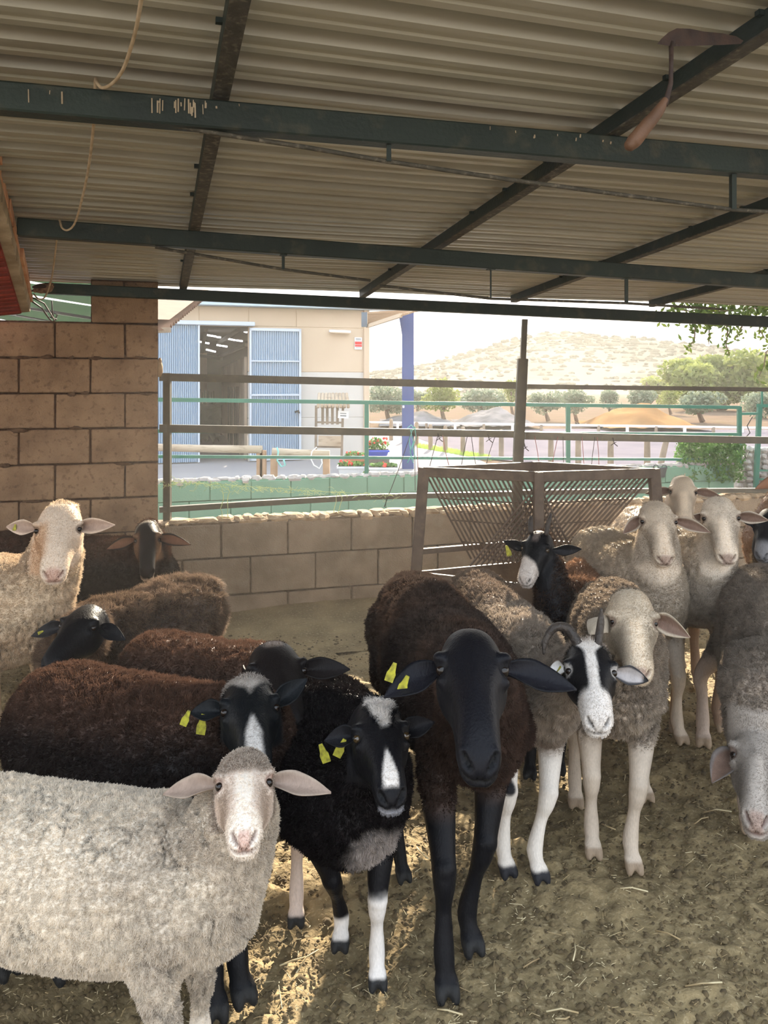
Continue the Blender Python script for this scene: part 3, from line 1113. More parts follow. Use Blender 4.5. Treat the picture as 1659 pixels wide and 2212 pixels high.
# side wall with door frames
pa, pb = (uB(535), VB + 1.0), (uB(475) + .7, VB + 7.5)
q = MB()
def sw(f, z, off=0.0):
    return P(pa[0] + (pb[0] - pa[0]) * f - off, pa[1] + (pb[1] - pa[1]) * f, z)
def swbox(q, f0, f1, z0, z1, off, th=.05):
    q.hexa([sw(f0, z0, off), sw(f1, z0, off), sw(f1, z0, off - th), sw(f0, z0, off - th), sw(f0, z1, off), sw(f1, z1, off), sw(f1, z1, off - th), sw(f0, z1, off - th)])
swbox(q, -.1, 1.6, -.02, 1.9, 0)
q.build('inner_wall', M['interior_wall'], t)
for f0, f1 in ((.12, .2), (.22, .3), (.42, .52), (.56, .68)):
    q = MB()
    swbox(q, f0, f1, .0, 1.35, .03, .04)
    q.build('inner_door', M['interior_dark'], t)
q = MB()
q.box((uB(430) - .5, VB + 8.5, -.02), (uB(475) + .3, VB + 8.6, 2.3), P)
q.build('back_wall', M['interior_wall'], t)
for (x0, y0, x1, y1) in ((445, 714, 435, 760), (515, 712, 470, 742), (532, 745, 468, 773), (478, 775, 432, 768)):
    q = MB()
    q.bar(V(x0, y0, VB + 3), V(x1, y1, VB + 6), .07, .07)
    q.build('roof_truss', M['interior_steel'], t)
sky_m = emit('skylight', (1, 1, 1), 1.6)
for (x0, y0, x1, y1) in ((470, 707, 502, 712), (504, 712, 508, 713), (443, 723, 467, 727), (468, 728, 477, 729), (429, 738, 452, 742), (527, 716, 534, 718), (493, 732, 508, 735), (510, 735, 524, 737), (468, 745, 478, 747), (480, 747, 491, 749), (445, 755, 466, 760)):
    q = MB()
    q.bar(V(x0, y0, VB + 5), V(x1, y1, VB + 5), .1, .035)
    q.build('skylight', sky_m, t)
# saddles and a large plant inside
q = MB()
for k in range(420):
    a_ = V(R.uniform(431, 468), R.uniform(868, 930), VB + 2.4 + R.uniform(-.2, .2))
    d = Vector((R.uniform(-.15, .15), R.uniform(-.05, .05), R.uniform(-.3, .1)))
    s_ = Vector((.02, 0, .01))
    q.add([a_ - s_, a_ + d * .5 + s_, a_ + d, a_ + d * .4 - s_ * 2], [(0, 1, 2, 3)])
for k in range(7):
    x = 432 + k * 5.2
    q.tube([V(x, 868, VB + 2.4), V(x + R.uniform(-1, 1), 840 + R.uniform(0, 8), VB + 2.4)], .02, 5)
q.build('palm_plant', mat('palm', RGB(62, 66, 52), RGB(46, 50, 40), 4, .8), t)

# lamp, sign on the facade
t2 = empty('wall_lamp', V(733, 715, VB - .1), 'long white lamp fixed high on the cream wall', 'lamp')
q = MB()
q.bar(V(711, 715, VB - .08), V(757, 717, VB - .08), .08, .045)
q.build('housing', M['white'], t2, bevel=.008)
q = MB()
q.bar(V(713, 718, VB - .09), V(755, 720, VB - .09), .06, .02)
q.build('diffuser', M['building'], t2, bevel=.006)
t2 = empty('wall_sign', V(773, 742, VB - .02), 'small white and red notice on the cream wall near its corner', 'sign')
q = MB()
q.box((uB(765.5), VB - .03, zb(773, 755)), (uB(781), VB - .005, zb(773, 729)), P)
q.build('board', M['white'], t2)
q = MB()
for (y0, y1) in ((738, 744.5), (745.5, 749)):
    q.box((uB(766), VB - .036, zb(773, y1)), (uB(780.5), VB - .03, zb(773, y0)), P)
q.build('red_print', M['red'], t2)
q = MB()
for (y0, y1) in ((731.5, 732.5), (734, 735), (751, 751.8)):
    q.box((uB(767.5), VB - .036, zb(773, y1)), (uB(779), VB - .03, zb(773, y0)), P)
q.build('grey_print', M['grey_text'], t2)
# right hand canopy and blue column
t2 = empty('building_canopy', W(830, 690, 13), 'ribbed canopy projecting beyond the building corner to the blue column', 'canopy')
q = MB()
c4 = [W(794, 707, 14.0), W(866, 684, 12.2), W(905, 672, 12.0), W(794, 676, 13.6)]
N_ = 10
for i in range(N_):
    f0, f1 = i / N_, (i + .55) / N_
    q.hexa([c4[0].lerp(c4[3], f0), c4[1].lerp(c4[2], f0), c4[1].lerp(c4[2], f1), c4[0].lerp(c4[3], f1)] + [p + Vector((0, 0, .03)) for p in (c4[0].lerp(c4[3], f0), c4[1].lerp(c4[2], f0), c4[1].lerp(c4[2], f1), c4[0].lerp(c4[3], f1))])
q.build('soffit', mat('soffit', RGB(170, 140, 110), None, 1, .9), t2)
q = MB()
q.bar(c4[0] + Vector((0, 0, .02)), c4[1] + Vector((0, 0, .02)), .05, .06)
q.build('fascia', M['building'], t2)
q = MB()
q.bar(W(787, 675, 13.9), W(787, 706, 13.9), .1, .1, up=(0, 1, 0))
q.build('downpipe_box', mat('steelblue', RGB(95, 110, 125), None, 1, .5), t2)
t2 = empty('blue_column', Vector((W(881, 835, 13).x, 13, 0)), 'blue painted steel column carrying the building canopy', 'column')
x_ = W(881, 835, 13).x
zc = W(881, 676, 13).z
q = MB()
q.box((x_ - .095, 12.9, 0), (x_ + .095, 12.915, zc))
q.build('flange', M['column_blue'], t2)
q = MB()
q.box((x_ - .095, 13.085, 0), (x_ + .095, 13.1, zc))
q.build('flange', M['column_blue'], t2)
q = MB()
q.box((x_ - .01, 12.915, 0), (x_ + .01, 13.085, zc))
q.build('web', M['column_blue'], t2)
q = MB()
q.hexa([W(871, 740, 12.95), W(874, 740, 12.95), W(874, 740, 13.05), W(871, 740, 13.05), W(862, 684, 12.95), W(874, 684, 12.95), W(874, 684, 13.05), W(862, 684, 13.05)])
q.build('gusset', M['column_blue'], t2)
q = MB()
q.box((x_ - .09, 12.893, 1.0), (x_ - .06, 12.9, 1.04))
q.build('sticker', M['white'], t2)

# wooden shelter stand with a little log roof, notice on it
YS = 13.2
t2 = empty('wooden_stand', W(713, 1000, YS), 'rustic wooden stand with a small log roof beside the cream wall', 'stand')
for k in range(9):
    q = MB()
    x = 690 + k * 7.3
    q.tube([W(x, 850, YS - .05), W(x - 3 + k * .9, 880, YS - .25)], .026, 8)
    q.build('roof_log', M['log'], t2, True)
for x0, y0, x1, y1 in ((683, 876, 682, 985), (741, 876, 738, 985)):
    q = MB()
    q.bar(W(x0, y0, YS), W(x1, y1, YS), .04, .05, up=(0, 1, 0))
    q.build('post', M['wood_grey'], t2)
for k, x in enumerate((697, 707, 718, 729)):
    q = MB()
    q.bar(W(x, 876, YS), W(x, 917, YS), .045, .02, up=(0, 1, 0))
    q.build('slat', M['wood_grey'], t2)
for y, h in ((912, .03), (965, .03), (937, .02)):
    q = MB()
    q.bar(W(682, y, YS), W(740, y + 1, YS), .03, h)
    q.build('crossbar', M['wood_grey'], t2)
q = MB()
q.bar(W(688, 952, YS - .03), W(737, 953, YS - .03), .03, .17)
q.build('box_front', M['log'], t2)
t3 = empty('notice', W(741, 896, YS - .1), 'white paper notice fixed to the wooden stand', 'notice')
q = MB()
q.bar(W(730, 895, YS - .08), W(753, 896, YS - .08), .004, .125)
q.build('paper', M['white'], t3)
q = MB()
q.bar(W(735, 893, YS - .084), W(748, 893.5, YS - .084), .004, .012)
q.bar(W(735, 898, YS - .084), W(748, 898.5, YS - .084), .004, .018)
q.build('print', M['grey_text'], t3)

# hitching rails
for k, (x0, y0, x1, y1, legs, lb) in enumerate([(330, 966, 566, 971, ((562, 1026), (568, 1026)), 'long debarked log hitching rail before the blue door, left one'),
                                               (588, 975, 712, 981, ((592, 1026), (705, 1026)), 'shorter log hitching rail with pale blue rope, right one')]):
    Yk = 10.6
    t2 = empty('hitching_rail', W((x0 + x1) / 2, 1035, Yk), lb, 'rail')
    q = MB()
    q.tube([W(x0, y0, Yk), W((x0 + x1) / 2, (y0 + y1) / 2 + 1, Yk), W(x1, y1, Yk)], [.05, .052, .055], 12)
    q.build('log', M['log'], t2, True)
    for lx, ly in legs:
        q = MB()
        a_ = W(lx, (y0 + y1) / 2 + 4, Yk + .02)
        q.bar(a_, Vector((a_.x, a_.y, 0)), .09, .09, up=(0, 1, 0))
        q.build('post', M['log_orange'], t2, bevel=.01)
q = MB()
q.tube([W(598, 966, 10.5), W(601, 975, 10.5), W(599, 995, 10.5), W(608, 1008, 10.5), W(616, 1005, 10.5), W(612, 990, 10.5)], .012, 6)
tag(q.build('rope', M['twine'], None, True), 'pale blue rope hanging from the left end of the short hitching rail', 'rope')
q = MB()
q.tube([W(684, 966, 10.5), W(674, 975, 10.5), W(671, 990, 10.5), W(678, 1005, 10.5), W(690, 1012, 10.5), W(696, 1000, 10.5), W(693, 985, 10.5)], .008, 6)
tag(q.build('rope', M['white'], None, True), 'thin white rope looped over the right end of the short hitching rail', 'rope')

# planters
def leafclump(q, c, r, n, s, rnd=R, flat=False):
    for k in range(n):
        while True:
            d = Vector((rnd.uniform(-1, 1), rnd.uniform(-1, 1), rnd.uniform(-1, 1)))
            if .15 < d.length < 1:
                break
        p = Vector(c) + Vector((d.x * r[0], d.y * r[1], d.z * r[2]))
        a_ = Vector((rnd.gauss(0, 1), rnd.gauss(0, 1), rnd.gauss(0, 1))).normalized() * s * rnd.uniform(.6, 1.3)
        b_ = a_.orthogonal().normalized() * a_.length * .55
        b_.rotate(Matrix.Rotation(rnd.uniform(0, 6.28), 3, a_.normalized()))
        q.add([p - a_, p + b_, p + a_, p - b_], [(0, 1, 2, 3)])
def planter(x, ytop, w_, h, Y, mpot, label, fl=True, hf=.14, mleaf='leaf', grp=None):
    c = W(x, ytop, Y)
    t2 = empty('planter', Vector((c.x, c.y, c.z - h)), label, 'planter')
    q = MB()
    a_, b_ = w_ * .42, w_ * .5
    q.hexa([c + Vector((-a_, -.09, -h)), c + Vector((a_, -.09, -h)), c + Vector((a_, .09, -h)), c + Vector((-a_, .09, -h)), c + Vector((-b_, -.12, 0)), c + Vector((b_, -.12, 0)), c + Vector((b_, .12, 0)), c + Vector((-b_, .12, 0))])
    q.box(tuple(c + Vector((-b_ - .012, -.132, -.03))), tuple(c + Vector((b_ + .012, .132, 0.0))))
    q.build('pot', mpot, t2)
    q = MB()
    leafclump(q, c + Vector((0, 0, hf * .5)), (w_ * .5, .12, hf * .6), 260, .028)
    q.build('foliage', M[mleaf], t2)
    if fl:
        q = MB()
        for k in range(12 if fl is True else fl):
            q.ball(c + Vector((R.uniform(-.5, .5) * w_, R.uniform(-.13, .02), R.uniform(.3, 1.2) * hf)), R.uniform(.012, .026), 6, 5, nz=.3, rnd=R)
        q.build('blossom', M['flower'], t2)
    return t2
planter(815, 971, .36, .1, 12.4, M['pot_blue'], 'blue planter of red flowers on a dark pedestal', 16, .17)
q = MB()
c = W(815, 985, 12.4)
q.tube([c + Vector((0, 0, .0)), Vector((c.x, c.y, 0.0))], [.2, .17], 14)
tag(q.build('pedestal', M['pot_dark'], None), 'dark round pedestal under the blue planter', 'pedestal')
planter(767, 990, .34, .12, 12.6, M['pot_clay'], 'clay planter with small flowers against the wall', 8, .1)
planter(762, 1006, .44, .16, 11.8, M['pot_white'], 'white trough planter left of the green railing post', 10, .06)
planter(828, 1008, .42, .15, 11.6, M['pot_white'], 'white trough planter right of the green railing post', 5, .05)
q = MB()
for k in range(9):
    leafclump(q, W(770 + k * 17, 1034 - 3 * math.sin(k), 9.4) + Vector((0, 0, 0)), (.08, .14, .07), 150, .018)
tag(q.build('ground_shrub', M['leaf']), 'low green creeping shrub behind the painted wall beside the blue column', 'shrub')

# grass strips by the arena
q = MB()
for k in range(2200):
    f = R.random()
    p = G(900 + 160 * f, 963 + 28 * f + R.uniform(-4, 4))
    h = R.uniform(.02, .07)
    q.add([p, p + Vector((.015, 0, 0)), p + Vector((R.uniform(-.03, .03), 0, h))], [(0, 1, 2)])
tag(q.build('grass_strip', M['grass']), 'strip of green grass beside the arena fence', 'grass', kind='stuff')

# arena fence, near row: grey wooden posts
NTH = ['first', 'second', 'third', 'fourth', 'fifth', 'sixth', 'seventh', 'eighth', 'ninth', 'tenth', 'eleventh', 'twelfth', 'thirteenth', 'fourteenth']
near_posts = [(845, 951, 0), (872, 955, 0), (900, 962, 0), (930, 971, 0), (962, 975, 0), (1000, 979, 0), (1040, 984, 0), (1083, 989, 0), (1190, 1003, 0), (1249, 1010, 0), (1319, 1016, 0), (1398, 1023, 0), (1424, 1016, .12)]
for k, (x, y, ln) in enumerate(near_posts):
    b_ = G(x, y)
    q = MB()
    capsule_chain(q, [b_ + Vector((0, 0, 0)), b_ + Vector((ln * .5, 0, .25)), b_ + Vector((ln, 0, .50))], [.05, .05, .045], 10, 2)
    if ln:
        tag(q.build('fence_post', M['wood_grey'], None, True), 'leaning grey wooden post beside the dark bucket', 'post')
    else:
        tag(q.build('fence_post', M['wood_grey'], None, True), NTH[k] + ' grey wooden post from the left in the near arena fence', 'post', 'arena fence posts')
# far white fence
t2 = empty('arena_fence', W(1200, 935, 23), 'far white arena fence in front of the olive trees', 'fence')
for y in (913,):
    q = MB()
    q.tube([W(700, 911, 23), W(1700, 925, 23)], .035, 6)
    q.build('rail', M['white'], t2)
for k in range(16):
    x = 735 + k * 62
    a_ = W(x, 912 + k * .8, 23)
    q = MB()
    q.bar(a_, Vector((a_.x, 23, 0)), .07, .07, up=(0, 1, 0))
    q.build('post', M['wood_grey' if k % 2 else 'white'], t2)

# trees
def tree(x, y, rx, ry, Y, ml, label, n=1500, trunk=True, s=None, base=None, lumps=9, grp=None):
    c = W(x, y, Y)
    RX, RZ = rx * 1.2 / F * Y, ry * 1.1 / F * Y
    n = int(n * 1.3)
    zb_ = base if base is not None else 0
    t2 = empty('tree', Vector((c.x, c.y, zb_)), label, 'tree', grp)
    q = MB()
    s = s or RX * .075
    for k in range(lumps):
        a_ = R.uniform(0, 6.28)
        rr = R.uniform(.15, .62)
        cc = c + Vector((math.cos(a_) * rr * RX, R.uniform(-.4, .4) * RX, math.sin(a_) * rr * RZ))
        leafclump(q, cc, (RX * .48, RX * .45, RZ * .5), n // lumps, s)
    q.build('crown', M[ml], t2)
    if trunk:
        q = MB()
        q.tube([Vector((c.x + RX * .1, c.y, zb_)), Vector((c.x - RX * .05, c.y, (zb_ + c.z) / 2)), c], [RX * .11, RX * .08, RX * .04], 8)
        for k in range(4):
            a_ = R.uniform(-1, 1)
            q.tube([Vector((c.x, c.y, zb_ * .5 + c.z * .5)), c + Vector((a_ * RX * .6, R.uniform(-.3, .3) * RX, RZ * R.uniform(0, .5)))], [RX * .05, RX * .015], 6)
        q.build('trunk', M['bark'], t2, True)
    return t2
TR = [(838, 862, 46, 34, 27, 'leaf_olive', 'olive tree just left of the blue column, its trunk visible'),
      (903, 868, 30, 24, 33, 'leaf_olive', 'small olive tree just right of the blue column'),
      (957, 856, 42, 34, 27, 'leaf_yellow', 'yellow green tree with a slim trunk between the blue column and the tall post'),
      (1042, 866, 48, 26, 30, 'leaf_olive', 'wide grey green olive over the rubble, left of the tall post'),
      (1105, 850, 28, 26, 36, 'leaf_yellow', 'yellowish tree directly behind the tall post'),
      (1180, 868, 36, 24, 31, 'leaf_olive', 'olive tree just right of the tall post'),
      (1243, 864, 36, 28, 28, 'leaf_olive', 'olive tree behind the middle green railing post'),
      (1317, 862, 30, 22, 36, 'leaf_olive', 'rounded olive above the left slope of the earth mound'),
      (1395, 860, 36, 26, 34, 'leaf_olive', 'rounded olive above the right slope of the earth mound'),
      (1446, 858, 26, 26, 38, 'leaf_yellow', 'bright yellow green bush tree left of the large tree'),
      (1512, 872, 48, 28, 30, 'leaf_olive', 'olive tree standing below the large yellow green tree'),
      (1640, 872, 40, 30, 34, 'leaf_olive', 'olive tree at the right edge above the gate')]
for a_ in TR:
    tree(*a_)
tree(1550, 815, 92, 62, 44, 'leaf_yellow', 'large yellow green tree at the right in front of the hill', 8000, True, .17, lumps=16)
tree(1640, 800, 46, 40, 60, 'leaf_yellow', 'pale yellow green tree at the right edge beyond the large tree', 900, True)
tree(1420, 835, 46, 22, 60, 'leaf_yellow', 'low yellow green tree clump at the foot of the hill', 900, True)
# earth mound and rubble
def mound(x, y, rx, ry, Y, m, label, nm):
    c = W(x, y, Y)
    RX, RZ = rx / F * Y, ry / F * Y
    n = 26
    q = MB()
    for j in range(n):
        for i in range(n):
            a_, b_ = i / (n - 1) * 2 - 1, j / (n - 1) * 2 - 1
            h = max(0, 1 - math.hypot(a_, b_)) ** .8
            q.v.append((c.x + a_ * RX, c.y + b_ * 2.5, c.z + (h - .02) * RZ * 2 * (1 + .25 * math.sin(a_ * 7) * math.sin(b_ * 5 + 2)) + R.uniform(-.02, .02)))
    for j in range(n - 1):
        for i in range(n - 1):
            q.f.append((j * n + i, j * n + i + 1, (j + 1) * n + i + 1, (j + 1) * n + i))
    return tag(q.build(nm, m, None, True), label, 'mound')
mound(1375, 915, 105, 22, 26, M['soil_pile'], 'ochre earth mound behind the far fence', 'earth_mound')
mound(900, 912, 80, 12, 27, M['rubble_grey'], 'low heap of grey rubble near the blue column', 'rubble_heap')
mound(1065, 912, 80, 16, 27, M['rubble_grey'], 'heap of grey rubble left of the tall post', 'rubble_heap')
# hill
prof = [(300, 850), (600, 835), (795, 806), (850, 797), (950, 782), (1000, 766), (1060, 746), (1120, 735), (1165, 725), (1230, 722), (1300, 728), (1400, 735), (1500, 742), (1600, 758), (1700, 765), (2000, 770), (2600, 800), (3200, 840)]
px_ = np.array([p[0] for p in prof]); py_ = np.array([p[1] for p in prof])
nx, ny = 240, 40
HX = np.linspace(300, 3200, nx)
top = np.interp(HX, px_, py_)
vs2 = []
for j in range(ny):
    f = j / (ny - 1)
    Y = 130 + 270 * f
    zt2 = CAMH + (HY - top) / F * 400
    z = -1 + (zt2 + 1) * (f ** .9)
    x = (HX - CX) / F * Y
    vs2.append(np.stack([x, np.full(nx, Y), z], 1))
vs2 = np.concatenate(vs2)
vs2[:, 2] += (vnoise(vs2, .05, 5, 3) - .5) * 4 * np.repeat(np.linspace(.3, 1, ny), nx) * (vs2[:, 2] > 0)
back = vs2[-nx:].copy(); back[:, 1] += 60; back[:, 2] -= 12
vs2 = np.concatenate([vs2, back]); ny += 1
i = np.arange(nx * ny).reshape(ny, nx)
f = np.stack([i[:-1, :-1].ravel(), i[:-1, 1:].ravel(), i[1:, 1:].ravel(), i[1:, :-1].ravel()], 1)
hill = tag(link('hill', npmesh('hill', vs2, f), M['hill'], None, True), kind='structure')
q = MB()
for k in range(2600):
    jj, ii = R.randrange(2, ny - 1), R.randrange(20, nx // 2 + 40)
    p = Vector(vs2[jj * nx + ii]) + Vector((R.uniform(-4, 4), 0, .4))
    s = R.uniform(.35, 1.0) * p.y / 300
    q.ball(p - Vector((0, 0, .3)), (s * 1.7, s, s * .8), 6, 4, nz=.3, rnd=R)
tag(q.build('hill_scrub', mat('scrub', RGB(92, 91, 76), RGB(102, 99, 84), .1, 1.0, coord='World', spec=0), None, True), 'scattered scrub bushes over the hazy hill', 'scrub', kind='stuff')
q = MB()
q.box((-200, 55, -.4), (300, 150, -.05))
tag(q.build('field', M['dirt_far']), kind='structure')
# hedge, stone wall, cone, stump, bucket at the right
Yh = 9.6
q = MB()
for x in range(1474, 1592, 13):
    for y in range(952, 1036, 13):
        leafclump(q, W(x, y, Yh + R.uniform(-.1, .1)), (.06, .22, .06), 80, .024)
t2 = empty('hedge', W(1525, 1035, Yh), 'clipped green hedge behind the green railing at the right', 'hedge')
q.build('foliage', M['leaf'], t2)
q = MB()
for x in (1490, 1525, 1560):
    a_ = W(x, 1010, Yh)
    q.tube([Vector((a_.x, a_.y, 0)), a_], .02, 6)
q.build('stem', M['bark'], t2)
stonew = empty('stone_wall', W(1640, 1100, 9.9), 'pale rubble stone wall behind the green gate', 'wall')
q = MB()
a_, b_ = W(1597, 968, 9.98), W(1800, 972, 9.98)
q.hexa([(a_.x, 9.98, 0), (b_.x, 9.98, 0), (b_.x, 10.3, 0), (a_.x, 10.3, 0), (a_.x, 9.98, a_.z), (b_.x, 9.98, b_.z), (b_.x, 10.3, b_.z), (a_.x, 10.3, a_.z)])
q.build('core', M['rubble_far'], stonew)
for y in range(972, 1095, 13):
    for x in range(1600, 1700, 17):
        q = MB()
        q.ball(W(x + R.uniform(-3, 3), y + R.uniform(-2, 2), 9.97), (R.uniform(.04, .055), .04, R.uniform(.032, .042)), 8, 6, nz=.13, rnd=R)
        q.build('stone', M['stone'], stonew)
t2 = empty('traffic_cone', W(1371, 1022, 10.6), 'small orange and white traffic cone', 'cone')
c = Vector((W(1371, 1022, 11.6).x, 11.6, .0))
q = MB()
q.tube([c, c + Vector((0, 0, .05))], [.07, .055], 12); q.tube([c + Vector((0, 0, .1)), c + Vector((0, 0, .16))], [.036, .014], 12)
q.build('cone_body', M['orange'], t2)
q = MB()
q.tube([c + Vector((0, 0, .05)), c + Vector((0, 0, .1))], [.055, .036], 12)
q.build('white_band', M['white'], t2)
q = MB()
q.tube([Vector((W(1352, 0, 11.9).x, 11.9, 0)), Vector((W(1352, 0, 11.9).x, 11.9, .15))], [.1, .095], 12)
tag(q.build('tree_stump', M['log_orange'], None, True), 'sawn tree stump beside the traffic cone', 'stump')
t2 = empty('bucket', W(1422, 1030, 9.3), 'dark rubber bucket with two handles left of the hedge', 'bucket')
c = W(1422, 1030, 9.3)
q = MB()
q.tube([c, c + Vector((0, 0, .11))], [.075, .1], 18); q.tube([c + Vector((0, 0, .105)), c + Vector((0, 0, .115))], [.104, .104], 18)
q.build('tub', M['bucket'], t2, False)
for dx in (-.05, .05):
    q = MB()
    q.tube([c + Vector((dx - .03, -.06, .11)), c + Vector((dx - .02, -.06, .14)), c + Vector((dx + .02, -.06, .14)), c + Vector((dx + .03, -.06, .11))], .006, 6)
    q.build('handle', M['bucket'], t2)
# overhanging branch at the right behind the eave
t2 = empty('overhanging_branch', W(1600, 690, 7), 'leafy tree branch hanging into view under the eave at the right', 'branch')
q = MB()
qb = MB()
def sprig(pts, n, s, sp):
    w_ = [W(*p) for p in pts]
    qb.tube(w_, [.006] * (len(w_) - 1) + [.003], 6)
    for k in range(n):
        i = R.randrange(len(w_) - 1)
        p = w_[i].lerp(w_[i + 1], R.random()) + Vector((R.gauss(0, sp), R.gauss(0, sp), R.gauss(0, sp)))
        a_ = Vector((R.uniform(-1, 1), R.uniform(-.4, .4), R.uniform(-1.3, .2))).normalized() * s * R.uniform(.7, 1.3)
        b_ = a_.cross(Vector((R.uniform(-.4, .4), 1, R.uniform(-.4, .4)))).normalized() * s * .4
        m_ = Vector((0, .1 * s, 0))
        q.add([p - a_, p + b_ + m_, p + a_ * .9, p - b_ + m_], [(0, 1, 2, 3)])
sprig([(1680, 640, 7), (1560, 660, 7), (1490, 672, 7), (1455, 668, 7)], 260, .035, .09)
sprig([(1700, 660, 7), (1600, 668, 7), (1520, 676, 7)], 320, .035, .09)
sprig([(1505, 672, 7), (1502, 700, 7), (1500, 735, 7), (1482, 756, 7)], 26, .03, .025)
sprig([(1565, 680, 7), (1572, 720, 7), (1568, 745, 7), (1576, 768, 7)], 30, .03, .03)
sprig([(1530, 690, 7), (1532, 715, 7), (1531, 745, 7)], 10, .03, .012)
sprig([(1610, 690, 7), (1600, 712, 7), (1590, 730, 7)], 16, .03, .02)
sprig([(1650, 690, 7), (1640, 712, 7), (1655, 735, 7)], 26, .03, .03)
sprig([(1680, 740, 7), (1655, 760, 7), (1650, 790, 7), (1640, 812, 7)], 46, .03, .03)
q.build('foliage', M['leaf_dark'], t2)
qb.build('twig', M['bark'], t2)

# unseen tree added at the right, its crown placed to block sun from the floor
t2 = empty('tree', Vector((4.9, 8.2, 0)), 'shade tree rising above the eave at the right, outside the frame', 'tree')
q = MB()
for (cx_, cy_, cz_, rx_, ry_, rz_, n_) in ((2.4, 7.6, 3.5, .9, 1.1, 1.0, 700), (3.3, 7.9, 3.6, 1.3, 1.3, 1.2, 1500), (4.8, 8.1, 3.7, 1.5, 1.4, 1.3, 1800), (2.7, 7.4, 2.75, .8, .8, .5, 350)):
    leafclump(q, (cx_, cy_, cz_), (rx_, ry_, rz_), n_, .075)
q.build('crown', M['leaf_dark'], t2)
q = MB()
q.tube([(4.9, 8.2, 0), (4.8, 8.1, 1.4), (4.6, 8.0, 2.4), (3.9, 7.9, 3.4)], [.17, .14, .1, .04], 10)
q.tube([(4.75, 8.1, 1.7), (3.6, 7.8, 2.5), (2.4, 7.6, 3.0)], [.08, .05, .02], 8)
q.build('trunk', M['bark'], t2, True)

# dusty evening air outside
hz = bpy.data.materials.new('haze')
hz.use_nodes = True
hn = hz.node_tree
hn.nodes.clear()
ho = hn.nodes.new('ShaderNodeOutputMaterial')
hv = hn.nodes.new('ShaderNodeVolumeScatter')
hv.inputs['Color'].default_value = (1.0, .97, .92, 1)
hv.inputs['Density'].default_value = HAZE
hv.inputs['Anisotropy'].default_value = .55
hn.links.new(hv.outputs[0], ho.inputs['Volume'])
q = MB()
q.box((-40, 5.6, .02), (70, 120, 30))
tag(q.build('haze', hz), 'thin bright evening haze over the yard and fields', kind='stuff')

hz2 = hz.copy()  # scattering volume added inside the pen to imitate veiling lens glare
hz2.name = 'dust'
for n_ in hz2.node_tree.nodes:
    if n_.type == 'VOLUME_SCATTER':
        n_.inputs['Density'].default_value = VEIL
        n_.inputs['Anisotropy'].default_value = .6
q = MB()
q.box((-3.2, .3, .05), (5.5, 5.5, 2.2))
tag(q.build('dust', hz2), 'fine dust hanging in the air of the pen', kind='stuff')
# ---------------------------------------------------------------- sheep
def wool_shader():
    m = bpy.data.materials.new('wool')
    m.use_nodes = True
    n = m.node_tree
    n.nodes.clear()
    out = n.nodes.new('ShaderNodeOutputMaterial')
    at = n.nodes.new('ShaderNodeAttribute')
    at.attribute_name = 'Col'
    d = n.nodes.new('ShaderNodeBsdfDiffuse')
    t = n.nodes.new('ShaderNodeBsdfTranslucent')
    mx = n.nodes.new('ShaderNodeMixShader')
    mx.inputs[0].default_value = .33
    for x in (d, t):
        n.links.new(at.outputs['Color'], x.inputs[0])
    n.links.new(d.outputs[0], mx.inputs[1])
    n.links.new(t.outputs[0], mx.inputs[2])
    n.links.new(mx.outputs[0], out.inputs[0])
    return m


def skin_shader():
    m = bpy.data.materials.new('coat')
    m.use_nodes = True
    n = m.node_tree
    bs = n.nodes['Principled BSDF']
    at = n.nodes.new('ShaderNodeAttribute')
    at.attribute_name = 'Col'
    tcn = n.nodes.new('ShaderNodeTexCoord')
    nz = n.nodes.new('ShaderNodeTexNoise')
    nz.inputs['Scale'].default_value = 240
    nz.inputs['Detail'].default_value = 3
    mp = n.nodes.new('ShaderNodeMapping')
    mp.inputs['Scale'].default_value = (1, 1, .35)
    n.links.new(tcn.outputs['Object'], mp.inputs[0])
    n.links.new(mp.outputs[0], nz.inputs[0])
    bp = n.nodes.new('ShaderNodeBump')
    bp.inputs['Strength'].default_value = .35
    bp.inputs['Distance'].default_value = .004
    n.links.new(nz.outputs[0], bp.inputs['Height'])
    hs = n.nodes.new('ShaderNodeMapRange')
    hs.inputs[3].default_value = .78
    hs.inputs[4].default_value = 1.22
    n.links.new(nz.outputs[0], hs.inputs[0])
    mul = n.nodes.new('ShaderNodeVectorMath')
    mul.operation = 'SCALE'
    n.links.new(at.outputs['Color'], mul.inputs[0])
    n.links.new(hs.outputs[0], mul.inputs['Scale'])
    n.links.new(mul.outputs[0], bs.inputs['Base Color'])
    n.links.new(bp.outputs[0], bs.inputs['Normal'])
    bs.inputs['Roughness'].default_value = .45
    bs.inputs['Specular IOR Level'].default_value = .13
    bs.inputs['Sheen Weight'].default_value = .0
    bs.inputs['Sheen Roughness'].default_value = .5
    return m


M['wool'] = wool_shader()
M['coat'] = skin_shader()
M['eye_dark'] = mat('eye_dark', RGB(22, 14, 10), None, 1, .16, spec=.45)
M['eye_amber'] = mat('eye_amber', RGB(58, 44, 24), None, 1, .08, spec=.9)
M['horn'] = mat('horn', RGB(70, 62, 55), RGB(48, 42, 38), 30, .5, .5, 90)
M['tag_yellow'] = mat('tag_yellow', RGB(184, 180, 58), RGB(120, 116, 44), 90, .5)


